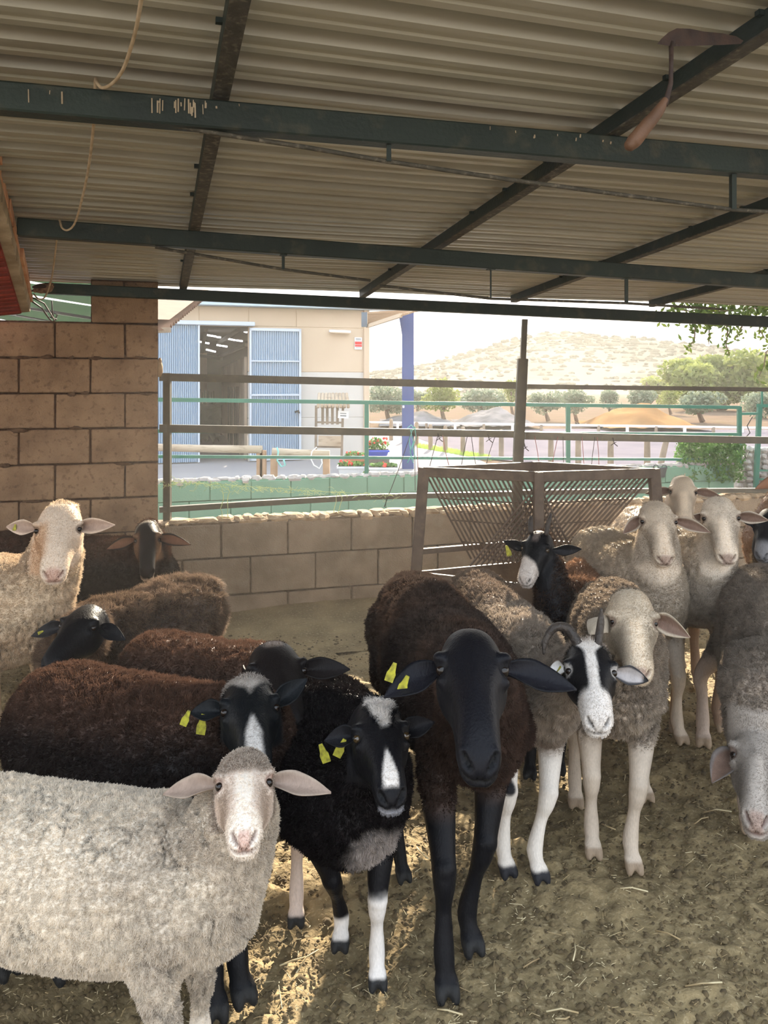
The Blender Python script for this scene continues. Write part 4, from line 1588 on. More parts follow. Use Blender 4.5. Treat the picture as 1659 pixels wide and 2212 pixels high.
def loft(mb, secs, seg=28, sub=5):
    """secs: rows of (centre, right axis*half width, up axis*half height top, bottom) -> closed tube of superellipses"""
    n = len(secs)
    arr = np.array([np.concatenate([np.array(c), np.array(r), np.array(ut), np.array(ub)]) for c, r, ut, ub in secs])
    out = []
    for i in range(n - 1):
        p0, p1, p2, p3 = arr[max(i - 1, 0)], arr[i], arr[i + 1], arr[min(i + 2, n - 1)]
        for k in range(sub):
            t = k / sub
            out.append(.5 * ((2 * p1) + (p2 - p0) * t + (2 * p0 - 5 * p1 + 4 * p2 - p3) * t * t + (3 * p1 - p0 - 3 * p2 + p3) * t ** 3))
    out.append(arr[-1])
    o = len(mb.v)
    for s_ in out:
        c, r, ut, ub = s_[0:3], s_[3:6], s_[6:9], s_[9:12]
        for k in range(seg):
            a = 2 * math.pi * k / seg
            ca, sa = math.cos(a), math.sin(a)
            e = .86
            x = math.copysign(abs(ca) ** e, ca)
            y = math.copysign(abs(sa) ** e, sa)
            mb.v.append(tuple(c + r * x + (ut * y if y > 0 else ub * (-y))))
    m = len(out)
    for i in range(m - 1):
        for k in range(seg):
            a, b = o + i * seg + k, o + i * seg + (k + 1) % seg
            mb.f.append((a, b, b + seg, a + seg))
    mb.f.append(tuple(o + k for k in range(seg))[::-1])
    mb.f.append(tuple(o + (m - 1) * seg + k for k in range(seg)))


# head profile: t along poll->muzzle, half width, top, bottom (units of head length)
HEADP = [(-.20, .07, -.10, -.22), (-.13, .14, -.02, -.34), (-.03, .19, .07, -.42), (.08, .22, .105, -.45), (.20, .24, .105, -.46), (.30, .232, .09, -.46),
         (.40, .196, .072, -.43), (.52, .163, .058, -.385), (.66, .145, .04, -.335), (.80, .137, .005, -.31), (.90, .135, -.04, -.30), (.98, .113, -.095, -.29), (1.03, .06, -.155, -.255)]
# body profile: s rump->chest, half width, top, bottom relative to back line (units of size)
BODYP = [(-.06, .045, -.10, -.20), (0.0, .11, -.035, -.27), (.10, .148, -.004, -.33), (.25, .168, .0, -.37), (.45, .185, -.008, -.41), (.65, .182, -.006, -.42), (.80, .158, .0, -.40),
         (.92, .128, -.022, -.37), (1.02, .095, -.07, -.33), (1.08, .045, -.13, -.27)]


def seg_dist(V_, a, b, ra, rb):
    a, b = np.array(a), np.array(b)
    ab = b - a
    t = np.clip(((V_ - a) @ ab) / max(ab @ ab, 1e-9), 0, 1)
    d = np.linalg.norm(V_ - (a + t[:, None] * ab), axis=1)
    return d - (ra + (rb - ra) * t), t


def ear_mesh(root, out, nrm, length, width, seg_l=16, seg_w=10, cup=.35, droop=0.0, curl=0.0):
    """leaf shaped, cupped ear; nrm is the way the hollow faces"""
    out = Vector(out).normalized()
    nrm = Vector(nrm)
    nrm = (nrm - out * nrm.dot(out)).normalized()
    side = out.cross(nrm)
    top, bot = [], []
    for i in range(seg_l + 1):
        t = i / seg_l
        wd = width * .5 * max(0, math.sin(math.pi * (t * .96 + .04) ** .80)) ** .8 if t < 1 else .001
        wd = max(wd, .002)
        if t < .16:
            wd = max(wd, width * .5 * .42)
        c = Vector(root) + out * (length * t) + Vector((0, 0, -1)) * (droop * length * t * t) + nrm * (curl * length * t * t)
        for j in range(seg_w + 1):
            x = j / seg_w * 2 - 1
            th = .0048 * (1 - abs(x) ** 3 * .75) * (1 - .5 * t)
            cp = cup * wd * (abs(x) ** 1.5) * (1.0 + 1.6 * max(0, 1 - t * 1.8))
            p = c + side * (x * wd * (1 - .25 * cup * abs(x) - .35 * max(0, 1 - t * 2.2))) + nrm * cp
            top.append(p + nrm * th)
            bot.append(p - nrm * th)
    n = seg_w + 1
    N = len(top)
    v = top + bot
    f = []
    for i in range(seg_l):
        for j in range(seg_w):
            a = i * n + j
            f.append((a, a + 1, a + n + 1, a + n))
            f.append((N + a, N + a + n, N + a + n + 1, N + a + 1))
        a = i * n
        f.append((a, a + n, N + a + n, N + a))
        a = i * n + seg_w
        f.append((a, N + a, N + a + n, a + n))
    for j in range(seg_w):
        a = j
        f.append((a, N + a, N + a + 1, a + 1))
        a = seg_l * n + j
        f.append((a, a + 1, N + a + 1, N + a))
    return v, f


def smooth_np(co, edges, w, it):
    n = len(co)
    deg = np.bincount(edges.ravel(), minlength=n).astype(float)[:, None]
    deg[deg == 0] = 1
    for _ in range(it):
        s = np.zeros_like(co)
        for k in range(3):
            s[:, k] = np.bincount(edges[:, 0], weights=co[edges[:, 1], k], minlength=n) + np.bincount(edges[:, 1], weights=co[edges[:, 0], k], minlength=n)
        co = co + (s / deg - co) * (w[:, None] * .6)
    return co


WOOL_TOTAL = [0]


def make_sheep(label, hip, sho, H, head, legs, colour, S=1.0, L=None, roll=0.0, ears=None, vox=.006, wool=None, girth=1.0, Hh=None, tags=(), horns=(),
               neck_r=1.0, eye='eye_dark', body_only=False, seed=1, lips=None, head_w=1.0, blink=1.0, neck_mid=None, chest_drop=0.0, name='sheep', legr=1.0, neck_drop=0.0, eye_t=.33, fuzz=True, leg_wool=.55):
    """hip/sho: ground positions (x,y) under hip and shoulder joints; H back height; poll/muz: world points of the head"""
    hip, sho = Vector((hip[0], hip[1], 0)), Vector((sho[0], sho[1], 0))
    Hh = Hh or H
    fw = (sho - hip).normalized()
    rt = Vector((fw.y, -fw.x, 0))          # animal's right
    up = Vector((0, 0, 1))
    poll, muz = solve_head(*head)
    L = head[5]
    f = (muz - poll)
    L = L or f.length
    f.normalize()
    hr = f.cross(up)
    if hr.length < .15:
        hr = rt.copy()
    hr = -(hr.normalized()) if False else hr.normalized()
    # hr: animal's right hand side of the head
    hu = hr.cross(f).normalized()
    if roll:
        Rm = Matrix.Rotation(roll, 3, f)
        hr = Rm @ hr
        hu = Rm @ hu
    mb = MB()
    # body
    blen = (sho - hip).length
    a0 = hip - fw * (.13 * S)
    tot = blen + .25 * S
    secs = []
    for s_, w_, tp, bt in BODYP:
        z = Hh + (H - Hh) * min(max(s_, 0), 1)
        c = a0 + fw * (tot * s_)
        mid = z + S * (tp + bt) / 2
        hh = S * (tp - bt) / 2
        drop = chest_drop * S * max(0, (s_ - .6) / .4)
        secs.append(((c.x, c.y, mid - drop / 2), tuple(rt * w_ * S * girth), (0, 0, hh - drop / 2), (0, 0, -hh - drop / 2)))
    loft(mb, secs)
    chest = a0 + fw * (tot * .93) + up * (H - .20 * S - neck_drop * S)
    with_ = a0 + fw * (tot * .80) + up * (H - .13 * S - neck_drop * S * .6)
    nb = poll - f * (.02 * L) - hu * (.17 * L)
    nm = neck_mid and Vector(neck_mid) or (chest * .45 + nb * .55) + fw * .02 * S
    nr = neck_r
    neckc = [with_, chest, nm, nb]
    neckr = [.115 * S * nr, .125 * S * nr, .092 * S * nr, .205 * L * min(nr, 1.2)]
    capsule_chain(mb, neckc, neckr, 22, 6)
    # legs
    legch = []
    for key, g in legs.items():
        front = key[0] == 'F'
        side = 1 if key[1] == 'R' else -1
        hz = g[2] if len(g) > 2 else 0.0
        foot = Vector((g[0], g[1], hz))
        fd = fw if len(g) < 4 else Vector((math.cos(g[3]), math.sin(g[3]), 0))
        fr_ = Vector((fd.y, -fd.x, 0))
        base = sho if front else hip
        hgt = H if front else Hh
        k = S * legr
        if front:
            j0 = base + rt * side * .085 * S * girth + up * (hgt - .24 * S) + fw * .01 * S
            j1 = (base + rt * side * .10 * S * girth) * .72 + foot.xy.to_3d() * .28 - fw * .035 * S + up * (hgt * .60 - .02 * S)
            j2 = base * .32 + rt * side * .10 * S * .32 + foot.xy.to_3d() * .68 + fd * .012 * S + up * (hgt * .345 + hz * .6)
            j3 = foot.xy.to_3d() - fd * .022 * S + up * (.085 * S + hz)
            if len(g) > 4 and g[4] == 'lift':
                j2 = j2 + fd * .05 * S + up * .02
                j3 = foot.xy.to_3d() - fd * .0 + up * (.08 * S + hz)
            js = [j0, j1, j2, (j2 + j3) / 2 - fd * .004, j3]
            rs = [.085 * S, .052 * k, .031 * k, .0205 * k, .0265 * k]
        else:
            j0 = base + rt * side * .085 * S * girth + up * (hgt - .18 * S)
            j1 = base + rt * side * .115 * S * girth + fw * .06 * S + up * (hgt * .60)
            j2 = foot.xy.to_3d() - fd * .055 * S + up * (hgt * .38 + hz * .6)
            j3 = foot.xy.to_3d() - fd * .022 * S + up * (.085 * S + hz)
            js = [j0, j1, j2, (j2 + j3) / 2 - fd * .004, j3]
            rs = [.105 * S, .072 * k, .030 * k, .0215 * k, .0265 * k]
        if hz == 0 or len(g) <= 4:
            past = foot + fd * .002 * S + up * .04 * S
        else:
            past = j3 - up * .02 * S + fd * .01 * S
        capsule_chain(mb, js + [past], rs + [.022 * k], 14, 5)
        if front:
            mb.ball(js[2] + fd * .004, .033 * k, 12, 8)
        tipd = fd
        for sd in (-1, 1):
            a_ = past + fr_ * sd * .0135 * k
            b_ = foot + tipd * .034 * S + fr_ * sd * .018 * k + up * .012 * S
            capsule_chain(mb, [a_, (a_ + b_) / 2 + fd * .004, b_], [.0165 * k, .0165 * k, .0125 * k], 10, 3)
            mb.ball(j3 - fd * .022 * S + fr_ * sd * .014 * k - up * .012 * S, .009 * k, 8, 6)
        legch.append((key, js + [foot], rs + [.022 * k], foot, k))
    # tail stump
    capsule_chain(mb, [hip - fw * .10 * S + up * (Hh - .06 * S), hip - fw * .165 * S + up * (Hh - .12 * S), hip - fw * .17 * S + up * (Hh - .26 * S)], [.03 * S, .026 * S, .016 * S], 10, 4)
    # head
    eyes = []
    if not body_only:
        hw = head_w
        hs = []
        wt = lambda t: t if t < 0 else (t * eye_t / .27 if t < .27 else eye_t + (t - .27) * (1 - eye_t) / .73)
        for t, w_, tp, bt in HEADP:
            c = poll + f * (wt(t) * L)
            mid = (tp + bt) / 2
            hh = (tp - bt) / 2
            hs.append((tuple(c + hu * mid * L), tuple(hr * w_ * L * hw), tuple(hu * hh * L), tuple(-hu * hh * L)))
        loft(mb, hs, 36, 6)
        hp = lambda t, b, c: poll + f * (t * L) + hr * (b * L * hw) + hu * (c * L)
        for sd in (-1, 1):
            mb.ball(hp(wt(.225), sd * .212, .004), .060 * L, 14, 10)
            mb.ball(hp(wt(.25), sd * .222, -.014), .046 * L, 14, 10)            # brow
            mb.ball(hp(wt(.335), sd * .190, -.08), .056 * L, 14, 10)            # cheek bone below eye
            mb.ball(hp(.92, sd * .082, -.115), .052 * L, 12, 8)             # nostril wing
            capsule_chain(mb, [hp(.80, sd * .05, -.275), hp(.93, sd * .055, -.27), hp(.985, sd * .035, -.262)], [.05 * L, .044 * L, .034 * L], 10, 3)
            mb.ball(hp(wt(.14), sd * .20, -.14), .055 * L, 12, 8)              # ear base
            eyes.append(hp(wt(.27), sd * .225, -.04))
        capsule_chain(mb, [hp(.16, 0, .045), hp(.45, 0, .03), hp(.75, 0, -.03)], [.07 * L, .058 * L, .05 * L], 12, 4)
    me = mb.mesh('src')
    so = bpy.data.objects.new('src', me)
    COL.objects.link(so)
    md = so.modifiers.new('r', 'REMESH')
    md.mode = 'VOXEL'
    md.voxel_size = vox
    md.adaptivity = 0
    dg = bpy.context.evaluated_depsgraph_get()
    ev = so.evaluated_get(dg)
    em = bpy.data.meshes.new_from_object(ev)
    co = np.empty(len(em.vertices) * 3, dtype=np.float32)
    em.vertices.foreach_get('co', co)
    co = co.reshape(-1, 3).astype(np.float64)
    ed = np.empty(len(em.edges) * 2, dtype=np.int32)
    em.edges.foreach_get('vertices', ed)
    ed = ed.reshape(-1, 2)
    lt = np.array([p.loop_total for p in em.polygons]) if len(em.polygons) < 5 else None
    nf = len(em.polygons)
    li = np.empty(len(em.loops), dtype=np.int32)
    em.loops.foreach_get('vertex_index', li)
    quads = li.reshape(-1, 4) if len(li) == nf * 4 else None
    if quads is None:
        raise RuntimeError('remesh gave no quads')
    bpy.data.objects.remove(so)

    # region weights
    fA, rA, uA, pA = np.array(f), np.array(hr), np.array(hu), np.array(poll)

    def headc(v):
        d = v - pA
        return d @ fA / L, d @ rA / (L * head_w), d @ uA / L
    if body_only:
        th = np.full(len(co), -9.0); bh = th.copy(); ch = th.copy()
    else:
        th, bh, ch = headc(co)
    dhead = np.maximum.reduce([np.abs(bh) - .30, -th - .06 - np.minimum(ch + .1, 0) * .5 * 0, th - 1.15, ch - .25, -ch - .5, (-th - ch * .8 - .30)])
    inh = sstep(.05, -.05, dhead) if not body_only else np.zeros(len(co))
    inleg = np.zeros(len(co))
    for key, js, rs, foot, k in legch:
        best = np.full(len(co), 9.0)
        for a_, b_, ra, rb in zip(js[1:-1], js[2:], rs[1:-1], rs[2:]):
            d_, _ = seg_dist(co, a_, b_, ra, rb)
            best = np.minimum(best, d_)
        inleg = np.maximum(inleg, sstep(.045, .02, best))
    below = sstep(H * leg_wool, H * (leg_wool - .1), co[:, 2])
    legw = inleg * below
    # smoothing: strong on trunk and neck, light on head and lower legs
    w_s = np.clip(1 - .86 * np.maximum(inh, legw), .12, 1)
    its = int(26 * (.006 / vox) ** 1.2)
    co = smooth_np(co, ed, w_s, its)
    if not body_only:
        th, bh, ch = headc(co)
    # sculpt nostrils, mouth line, eye sockets (in head coordinates)
    nrmv = None
    me2 = npmesh('tmp', co, quads)
    nrmv = np.empty(len(co) * 3, dtype=np.float32)
    me2.vertices.foreach_get('normal', nrmv)
    nrmv = nrmv.reshape(-1, 3).astype(np.float64)
    bpy.data.meshes.remove(me2)
    nost = np.zeros(len(co)); mouth = np.zeros(len(co)); eyeo = np.zeros(len(co))
    if not body_only:
        for sd in (-1, 1):
            # comma shaped nostril slit running down and inwards
            for (t0, b0, c0, r0) in ((.955, .098, -.100, .016), (.975, .088, -.118, .020), (.99, .070, -.138, .018), (1.005, .050, -.160, .015), (1.015, .030, -.180, .012), (1.02, .012, -.200, .011), (1.02, .002, -.22, .010)):
                d_ = np.sqrt((th - t0) ** 2 + (bh - sd * b0) ** 2 + ((ch - c0) * .6) ** 2)
                nost = np.maximum(nost, sstep(r0 * 1.25, r0 * .5, d_))
            d_ = np.sqrt((th - eye_t) ** 2 + (bh - sd * .225) ** 2 * .35 + (ch + .035) ** 2)
            eyeo = np.maximum(eyeo, sstep(.085, .05, d_))
        cm = -.232 + .02 * (np.abs(bh) / .12) ** 2 + .03 * sstep(.95, .7, th)
        mouth = sstep(.026, .006, np.abs(ch - cm)) * sstep(.72, .80, th) * inh * (np.abs(bh) > -1)
        co = co - nrmv * (nost * .011 * L / .27 + mouth * .007 * L / .27 + eyeo * .004)[:, None]
    # wool relief
    ww = np.clip(((1 - inh) * (1 - legw) - .12) / .88, 0, 1)
    if wool and wool.get('relief'):
        k = wool['relief']
        a1 = vnoise(co * np.array([1, 1, wool.get('zst', .6)]), wool.get('rscale', 38), seed, 2)
        a1 = np.abs(a1 - .5) * 2
        co = co + nrmv * ((a1 - .45) * k * ww)[:, None]
        ck = np.zeros(len(co))
        if wool.get('crack'):
            for kk_, sc_ in ((0, 26), (3, 44)):
                v1 = vnoise(co * np.array([1, 1, wool.get('zst', .6)]) + 3, sc_, seed + 40 + kk_, 2)
                ck = np.maximum(ck, sstep(.035, .0, np.abs(v1 - .5)) * sstep(.42, .6, vnoise(co, 7, seed + 50 + kk_)))
            ck *= ww
            co = co - nrmv * (ck * wool['crack'])[:, None]
        a2 = vnoise(co, 9, seed + 5, 2)
        co = co + nrmv * ((a2 - .5) * .03 * S * wool.get('lumps', .5) * ww)[:, None]
    # colour
    dta = dict(co=co, t=th, b=bh, c=ch, inh=inh, leg=inleg, legw=legw, z=co[:, 2], H=H, S=S, ww=ww,
               s=((co - np.array(a0)) @ np.array(fw)) / tot, lat=((co - np.array(a0)) @ np.array(rt)) / S, legch=legch, seed=seed)
    col = colour(dta)
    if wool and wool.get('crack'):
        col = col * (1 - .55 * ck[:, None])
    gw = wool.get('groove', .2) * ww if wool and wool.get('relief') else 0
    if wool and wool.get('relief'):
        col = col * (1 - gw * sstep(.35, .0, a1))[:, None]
    # hooves
    hoofw = sstep(.040 * S, .034 * S, co[:, 2]) * (1 if True else 0)
    hc_ = dta.get('hoof', RGB(40, 36, 34))
    hoofm = np.zeros(len(co))
    for key, js, rs, foot, k in legch:
        d_ = np.linalg.norm(co - np.array(foot + fw * .02 * S), axis=1)
        hoofm = np.maximum(hoofm, sstep(.09 * S, .06 * S, d_) * sstep(foot.z + .046 * S, foot.z + .036 * S, co[:, 2]))
    col = col * (1 - hoofm[:, None]) + np.array(hc_) * hoofm[:, None]
    nc = np.array(dta.get('nostril', RGB(60, 36, 32)))
    col = col * (1 - nost[:, None] * .85) + nc * (nost[:, None] * .85)
    col = col * (1 - mouth[:, None] * .75) + nc * (mouth[:, None] * .75)
    if not body_only:
        ec = np.array(dta.get('lid', RGB(60, 44, 38)))
        rim = 0
        for e_ in eyes:
            d_ = np.linalg.norm(co - np.array(e_), axis=1)
            rim = np.maximum(rim, sstep(.085 * L, .062 * L, d_))
        col = col * (1 - rim[:, None] * .75) + ec * (rim[:, None] * .75)
    # ears joined to the same mesh
    AV, AF, AC = [co], [quads], [col]
    earinfo = []
    if not body_only and ears is not False:
        ears = ears or {}
        for sd, key in ((1, 'R'), (-1, 'L')):
            e = dict(out=(0, 1, -.15), nrm=(.8, 0, .4), len=.56, wid=.25, cup=.5, droop=.1, curl=0)
            e.update(ears.get('both', {}))
            e.update(ears.get(key, {}))
            root = poll + f * (eye_t * .52 * L) + hr * (sd * .20 * L * head_w) - hu * (.15 * L)
            tip = e.get('tip')
            if tip is not None:
                od = Vector(tip) - root
                ln = od.length
                droop_dir = e['droop']
                od = od + Vector((0, 0, droop_dir * ln))
            else:
                o_ = e['out']
                od = f * o_[0] + hr * (sd * o_[1]) + hu * o_[2]
                ln = e['len'] * L
            n_ = e['nrm']
            nn = f * n_[0] + hr * (sd * n_[1]) + hu * n_[2]
            v, fc = ear_mesh(root, od, nn, ln, e['wid'] * L, cup=e['cup'], droop=e['droop'], curl=e['curl'])
            v = np.array([tuple(p) for p in v])
            N = len(v) // 2
            inner, outer = e.get('inner', dta.get('ear_in', RGB(190, 150, 130))), e.get('outer', dta.get('ear_out', RGB(190, 170, 150)))
            tl = np.linalg.norm(v - np.array(root), axis=1) / ln
            c_ = np.zeros_like(v)
            c_[:N] = inner
            c_[N:] = outer
            rimj = np.tile((np.abs(np.linspace(-1, 1, 11)) > .75), N // 11)
            c_[:N][rimj] = outer
            c_ *= (.85 + .3 * vnoise(v, 60, seed))[:, None]
            if e.get('tipcol'):
                k_ = sstep(.8, .92, tl)[:, None]
                c_ = c_ * (1 - k_) + np.array(e['tipcol']) * k_
            off = sum(len(x) for x in AV)
            AV.append(v)
            AF.append(np.array(fc) + off)
            AC.append(c_)
            earinfo.append((sd, root, od.normalized(), nn.normalized(), ln, e))
    allv, allf, allc = np.concatenate(AV), np.concatenate(AF), np.concatenate(AC)
    me = npmesh(name, allv, allf)
    me.polygons.foreach_set('use_smooth', np.ones(len(allf), dtype=bool))
    ca = me.color_attributes.new('Col', 'FLOAT_COLOR', 'POINT')
    ca.data.foreach_set('color', np.concatenate([np.clip(allc, 0, 1), np.ones((len(allc), 1))], 1).astype(np.float32).ravel())
    me.materials.append(M['coat'])
    root_o = bpy.data.objects.new(name, me)
    COL.objects.link(root_o)
    tag(root_o, label, 'sheep')
    # eyes
    for sd, e_ in zip((-1, 1), eyes):
        q = MB()
        r_ = .038 * L * blink
        q.ball(tuple(e_ - hr * sd * .021 * L), r_, 16, 12)
        eo = q.build('eye', M[eye], root_o, True)
        if eye == 'eye_amber':
            q = MB()
            outd = (hr * sd * .85 + f * .25 + hu * .45).normalized()
            c_ = e_ - hr * sd * .021 * L + outd * r_ * .88
            q.ball(tuple(c_), (.017 * L, .012 * L, .009 * L), 10, 6)
            q.build('pupil', M['black'], eo, True)
    # wool
    if wool:
        hair(root_o, co, quads, nrmv, col, ww, dta, wool, S, seed, headc, body_only)
    if fuzz and not body_only and vox < .0085:
        fm = inh * (1 - nost) * (1 - mouth) * sstep(.012, .06, col.mean(1))
        for e_ in eyes:
            fm = fm * (1 - sstep(.075 * L, .055 * L, np.linalg.norm(co - np.array(e_), axis=1)))
        hair(root_o, co, quads, nrmv, col, fm, dta, dict(dens=240000 if vox < .006 else 150000, len=.0036, thick=.0004, clump=60, curl=.8, frizz=.3, grav=1.3, blotch=.1, lift=.55), S, seed + 500, headc, body_only, 'face_hair')
    # ear tags
    for (key, tt, dz, dx, rot, sc_) in tags:
        for sd, rt_, od, nn, ln, e in earinfo:
            if (sd == 1) == (key == 'R'):
                p = rt_ + od * ln * tt + Vector((0, 0, -1)) * (e['droop'] * ln * tt * tt) + nn * .008 + Vector((dx, 0, dz))
                q = MB()
                u1 = Matrix.Rotation(rot, 3, 'Y') @ Vector((0, 0, 1))
                u2 = Vector((u1.z, 0, -u1.x))
                s_ = .019 * sc_
                n3 = Vector((0, -.0016, 0))
                sh = [(-.2, 1.1), (.2, 1.1), (.36, .2), (.5, -.1), (.46, -1.0), (-.46, -1.0), (-.5, -.1), (-.36, .2)]
                pts = [p + u2 * x * s_ + u1 * y * s_ for x, y in sh]
                n = len(pts)
                q.v = [x - n3 for x in pts] + [x + n3 for x in pts]
                q.f = [tuple(range(n))[::-1], tuple(range(n, 2 * n))] + [(i, (i + 1) % n, n + (i + 1) % n, n + i) for i in range(n)]
                tg = q.build('ear_tag', M['tag_yellow'], root_o)
                tg['label'] = 'yellow plastic ear tag'
    for pts, rs in horns:
        q = MB()
        w_ = [poll + f * (a * L) + hr * (b * L) + hu * (c * L) for a, b, c in pts]
        capsule_chain(q, w_, [r * L for r in rs], 12, 6)
        q.build('horn', M['horn'], root_o, True)
    return root_o


def hair(parent, co, quads, nrm, col, ww, D, wool, S, seed, headc, body_only, hname='fleece'):
    rng = np.random.default_rng(seed)
    a, b, c, d = (co[quads[:, i]] for i in range(4))
    ar = .5 * (np.linalg.norm(np.cross(b - a, c - a), axis=1) + np.linalg.norm(np.cross(c - a, d - a), axis=1))
    wq = ww[quads].mean(1)
    hw = wool.get('mask')
    if hw is not None:
        m_ = hw(D)
        wq = m_[quads].mean(1)
    # only what the camera, or a step aside of it, can see
    cen = (a + b + c + d) / 4
    nq = nrm[quads].mean(1)
    nq /= np.maximum(np.linalg.norm(nq, axis=1), 1e-6)[:, None]
    vd = np.array([0, 0, CAMH]) - cen
    vd /= np.linalg.norm(vd, axis=1)[:, None]
    facing = (nq * vd).sum(1)
    wq = wq * (facing > -.45)
    p = ar * np.clip(wq, 0, 1)
    n = int(p.sum() * wool.get('dens', 60000))
    if n < 10:
        return
    p = p / p.sum()
    idx = rng.choice(len(quads), n, p=p)
    r1, r2 = rng.random(n), rng.random(n)
    q = quads[idx]
    w4 = np.stack([(1 - r1) * (1 - r2), r1 * (1 - r2), r1 * r2, (1 - r1) * r2], 1)
    root = (co[q] * w4[:, :, None]).sum(1)
    nn = (nrm[q] * w4[:, :, None]).sum(1)
    nn /= np.maximum(np.linalg.norm(nn, axis=1), 1e-6)[:, None]
    cc = (col[q] * w4[:, :, None]).sum(1)
    wl = (ww if hw is None else m_)[q].mean(1)
    ln = wool.get('len', .02) * (.55 + .9 * rng.random(n)) * (.35 + .65 * wl)
    # clumping: lean follows a coarse noise field
    cs = wool.get('clump', 55)
    fx = np.stack([vnoise(root, cs, seed + k) - .5 for k in (1, 2, 3)], 1)
    fy = np.stack([vnoise(root, cs * 3.1, seed + k) - .5 for k in (4, 5, 6)], 1)
    lean = fx * wool.get('curl', 2.2) + fy * 1.4 + rng.normal(0, wool.get('frizz', .28), (n, 3))
    grav = np.array([0, 0, -wool.get('grav', .5)])
    d0 = nn * wool.get('lift', 1) + lean * .5 + grav * .3
    d0 /= np.linalg.norm(d0, axis=1)[:, None]
    d1 = nn * .6 * wool.get('lift', 1) + lean * 1.1 + grav
    d1 /= np.linalg.norm(d1, axis=1)[:, None]
    p0 = root - nn * .002
    p1 = root + d0 * (ln * .4)[:, None]
    p2 = p1 + (d0 * .4 + d1 * .6) * (ln * .35)[:, None]
    p3 = p2 + d1 * (ln * .35)[:, None]
    pts = np.stack([p0, p1, p2, p3], 1).reshape(-1, 3)
    hcv = bpy.data.hair_curves.new('wool')
    hcv.add_curves([4] * n)
    hcv.points.foreach_set('position', pts.astype(np.float32).ravel()) if hasattr(hcv.points[0], 'position') else hcv.position_data.foreach_set('vector', pts.astype(np.float32).ravel())
    rd = hcv.attributes.new('radius', 'FLOAT', 'POINT')
    th = wool.get('thick', .00055)
    rr = np.tile(np.array([1, .95, .7, .25]) * th, n)
    rd.data.foreach_set('value', rr.astype(np.float32))
    cl = hcv.attributes.new('Col', 'FLOAT_COLOR', 'CURVE')
    var = (.8 + .4 * rng.random(n)) * (1 + wool.get('blotch', .4) * (vnoise(root, cs * .8, seed + 9) - .5))
    tc_ = wool.get('tint')
    cc = cc * var[:, None]
    if tc_ is not None:
        k = (rng.random(n) * wool.get('tintk', .5))[:, None]
        cc = cc * (1 - k) + np.array(tc_) * k
    cl.data.foreach_set('color', np.concatenate([np.clip(cc, 0, 1), np.ones((n, 1))], 1).astype(np.float32).ravel())
    hcv.materials.append(M['wool'])
    o = bpy.data.objects.new(hname, hcv)
    COL.objects.link(o)
    o.parent = parent
    o['kind'] = 'stuff'
    WOOL_TOTAL[0] += n


def solve_head(cx, cy, Y, mx, my, L):
    """poll and muzzle points from crown and chin pixels"""
    cr = W(cx, cy, Y)
    d = Vector(((mx - CX) / F, 1.0, -(my - HY) / F))
    o = Vector((0, 0, CAMH))
    D_ = 1.12 * L
    a, b, c = d.dot(d), 2 * d.dot(o - cr), (o - cr).dot(o - cr) - D_ * D_
    disc = b * b - 4 * a * c
    if disc < 0:
        print('HEAD too short by', math.sqrt(-disc) / a, cx, cy)
        disc = 0
    y = (-b - math.sqrt(disc)) / (2 * a)
    ch = o + d * y
    v = (ch - cr).normalized()
    lat = v.cross(Vector((0, 0, 1))).normalized()
    up_ = lat.cross(v).normalized()
    ang = math.atan2(.39, 1.05)
    f = v * math.cos(ang) + up_ * math.sin(ang)
    u = lat.cross(f).normalized()
    poll = cr + f * (.05 * L) - u * (.11 * L)
    return poll, poll + f * L


def mixc(a, b, k):
    k = np.clip(k, 0, 1)[:, None]
    return a * (1 - k) + np.array(b) * k


def solid(n, c):
    return np.tile(np.array(c, dtype=np.float64), (n, 1))


def mott(D, sc, amp, seed=0):
    return (1 - amp + 2 * amp * vnoise(D['co'], sc, D['seed'] + seed, 3))[:, None]
# ---------------------------------------------------------------- the flock
def wp(px, py, Y):
    return W(px, py, Y)


def gxy(px, py):
    p = G(px, py)
    return (p.x, p.y)


# --- cream lamb, front left
def col_lamb(D):
    n = len(D['co'])
    c = solid(n, RGB(236, 224, 206))
    c = mixc(c, RGB(170, 156, 140), sstep(.55, .9, D['s']) * .7 * (1 - D['inh']) * vnoise(D['co'], 14, 3, 2) * 1.5)
    b, t = np.abs(D['b']), D['t']
    f = solid(n, RGB(216, 200, 186))
    f = mixc(f, RGB(180, 162, 146), sstep(.09, .16, b) * sstep(.42, .52, t) * sstep(.86, .74, t))
    f = mixc(f, RGB(238, 226, 212), sstep(.085, .05, b + (t - .6) * .04) * sstep(.36, .46, t))
    f = mixc(f, RGB(232, 220, 206), sstep(.76, .84, t))
    f = mixc(f, RGB(208, 180, 166), sstep(.945, .975, t) * sstep(.06, .035, b) * sstep(-.235, -.21, D['c']))
    f = mixc(f, RGB(150, 134, 120), sstep(.43, .33, t + b * .2))
    c = c * (1 - D['inh'])[:, None] + f * D['inh'][:, None]
    c = mixc(c, RGB(226, 214, 200), D['legw'] * .6)
    D['ear_in'] = RGB(152, 134, 122); D['ear_out'] = RGB(160, 144, 130); D['hoof'] = RGB(170, 150, 120)
    D['lid'] = RGB(120, 90, 76); D['nostril'] = RGB(96, 60, 52)
    return c * mott(D, 20, .1)


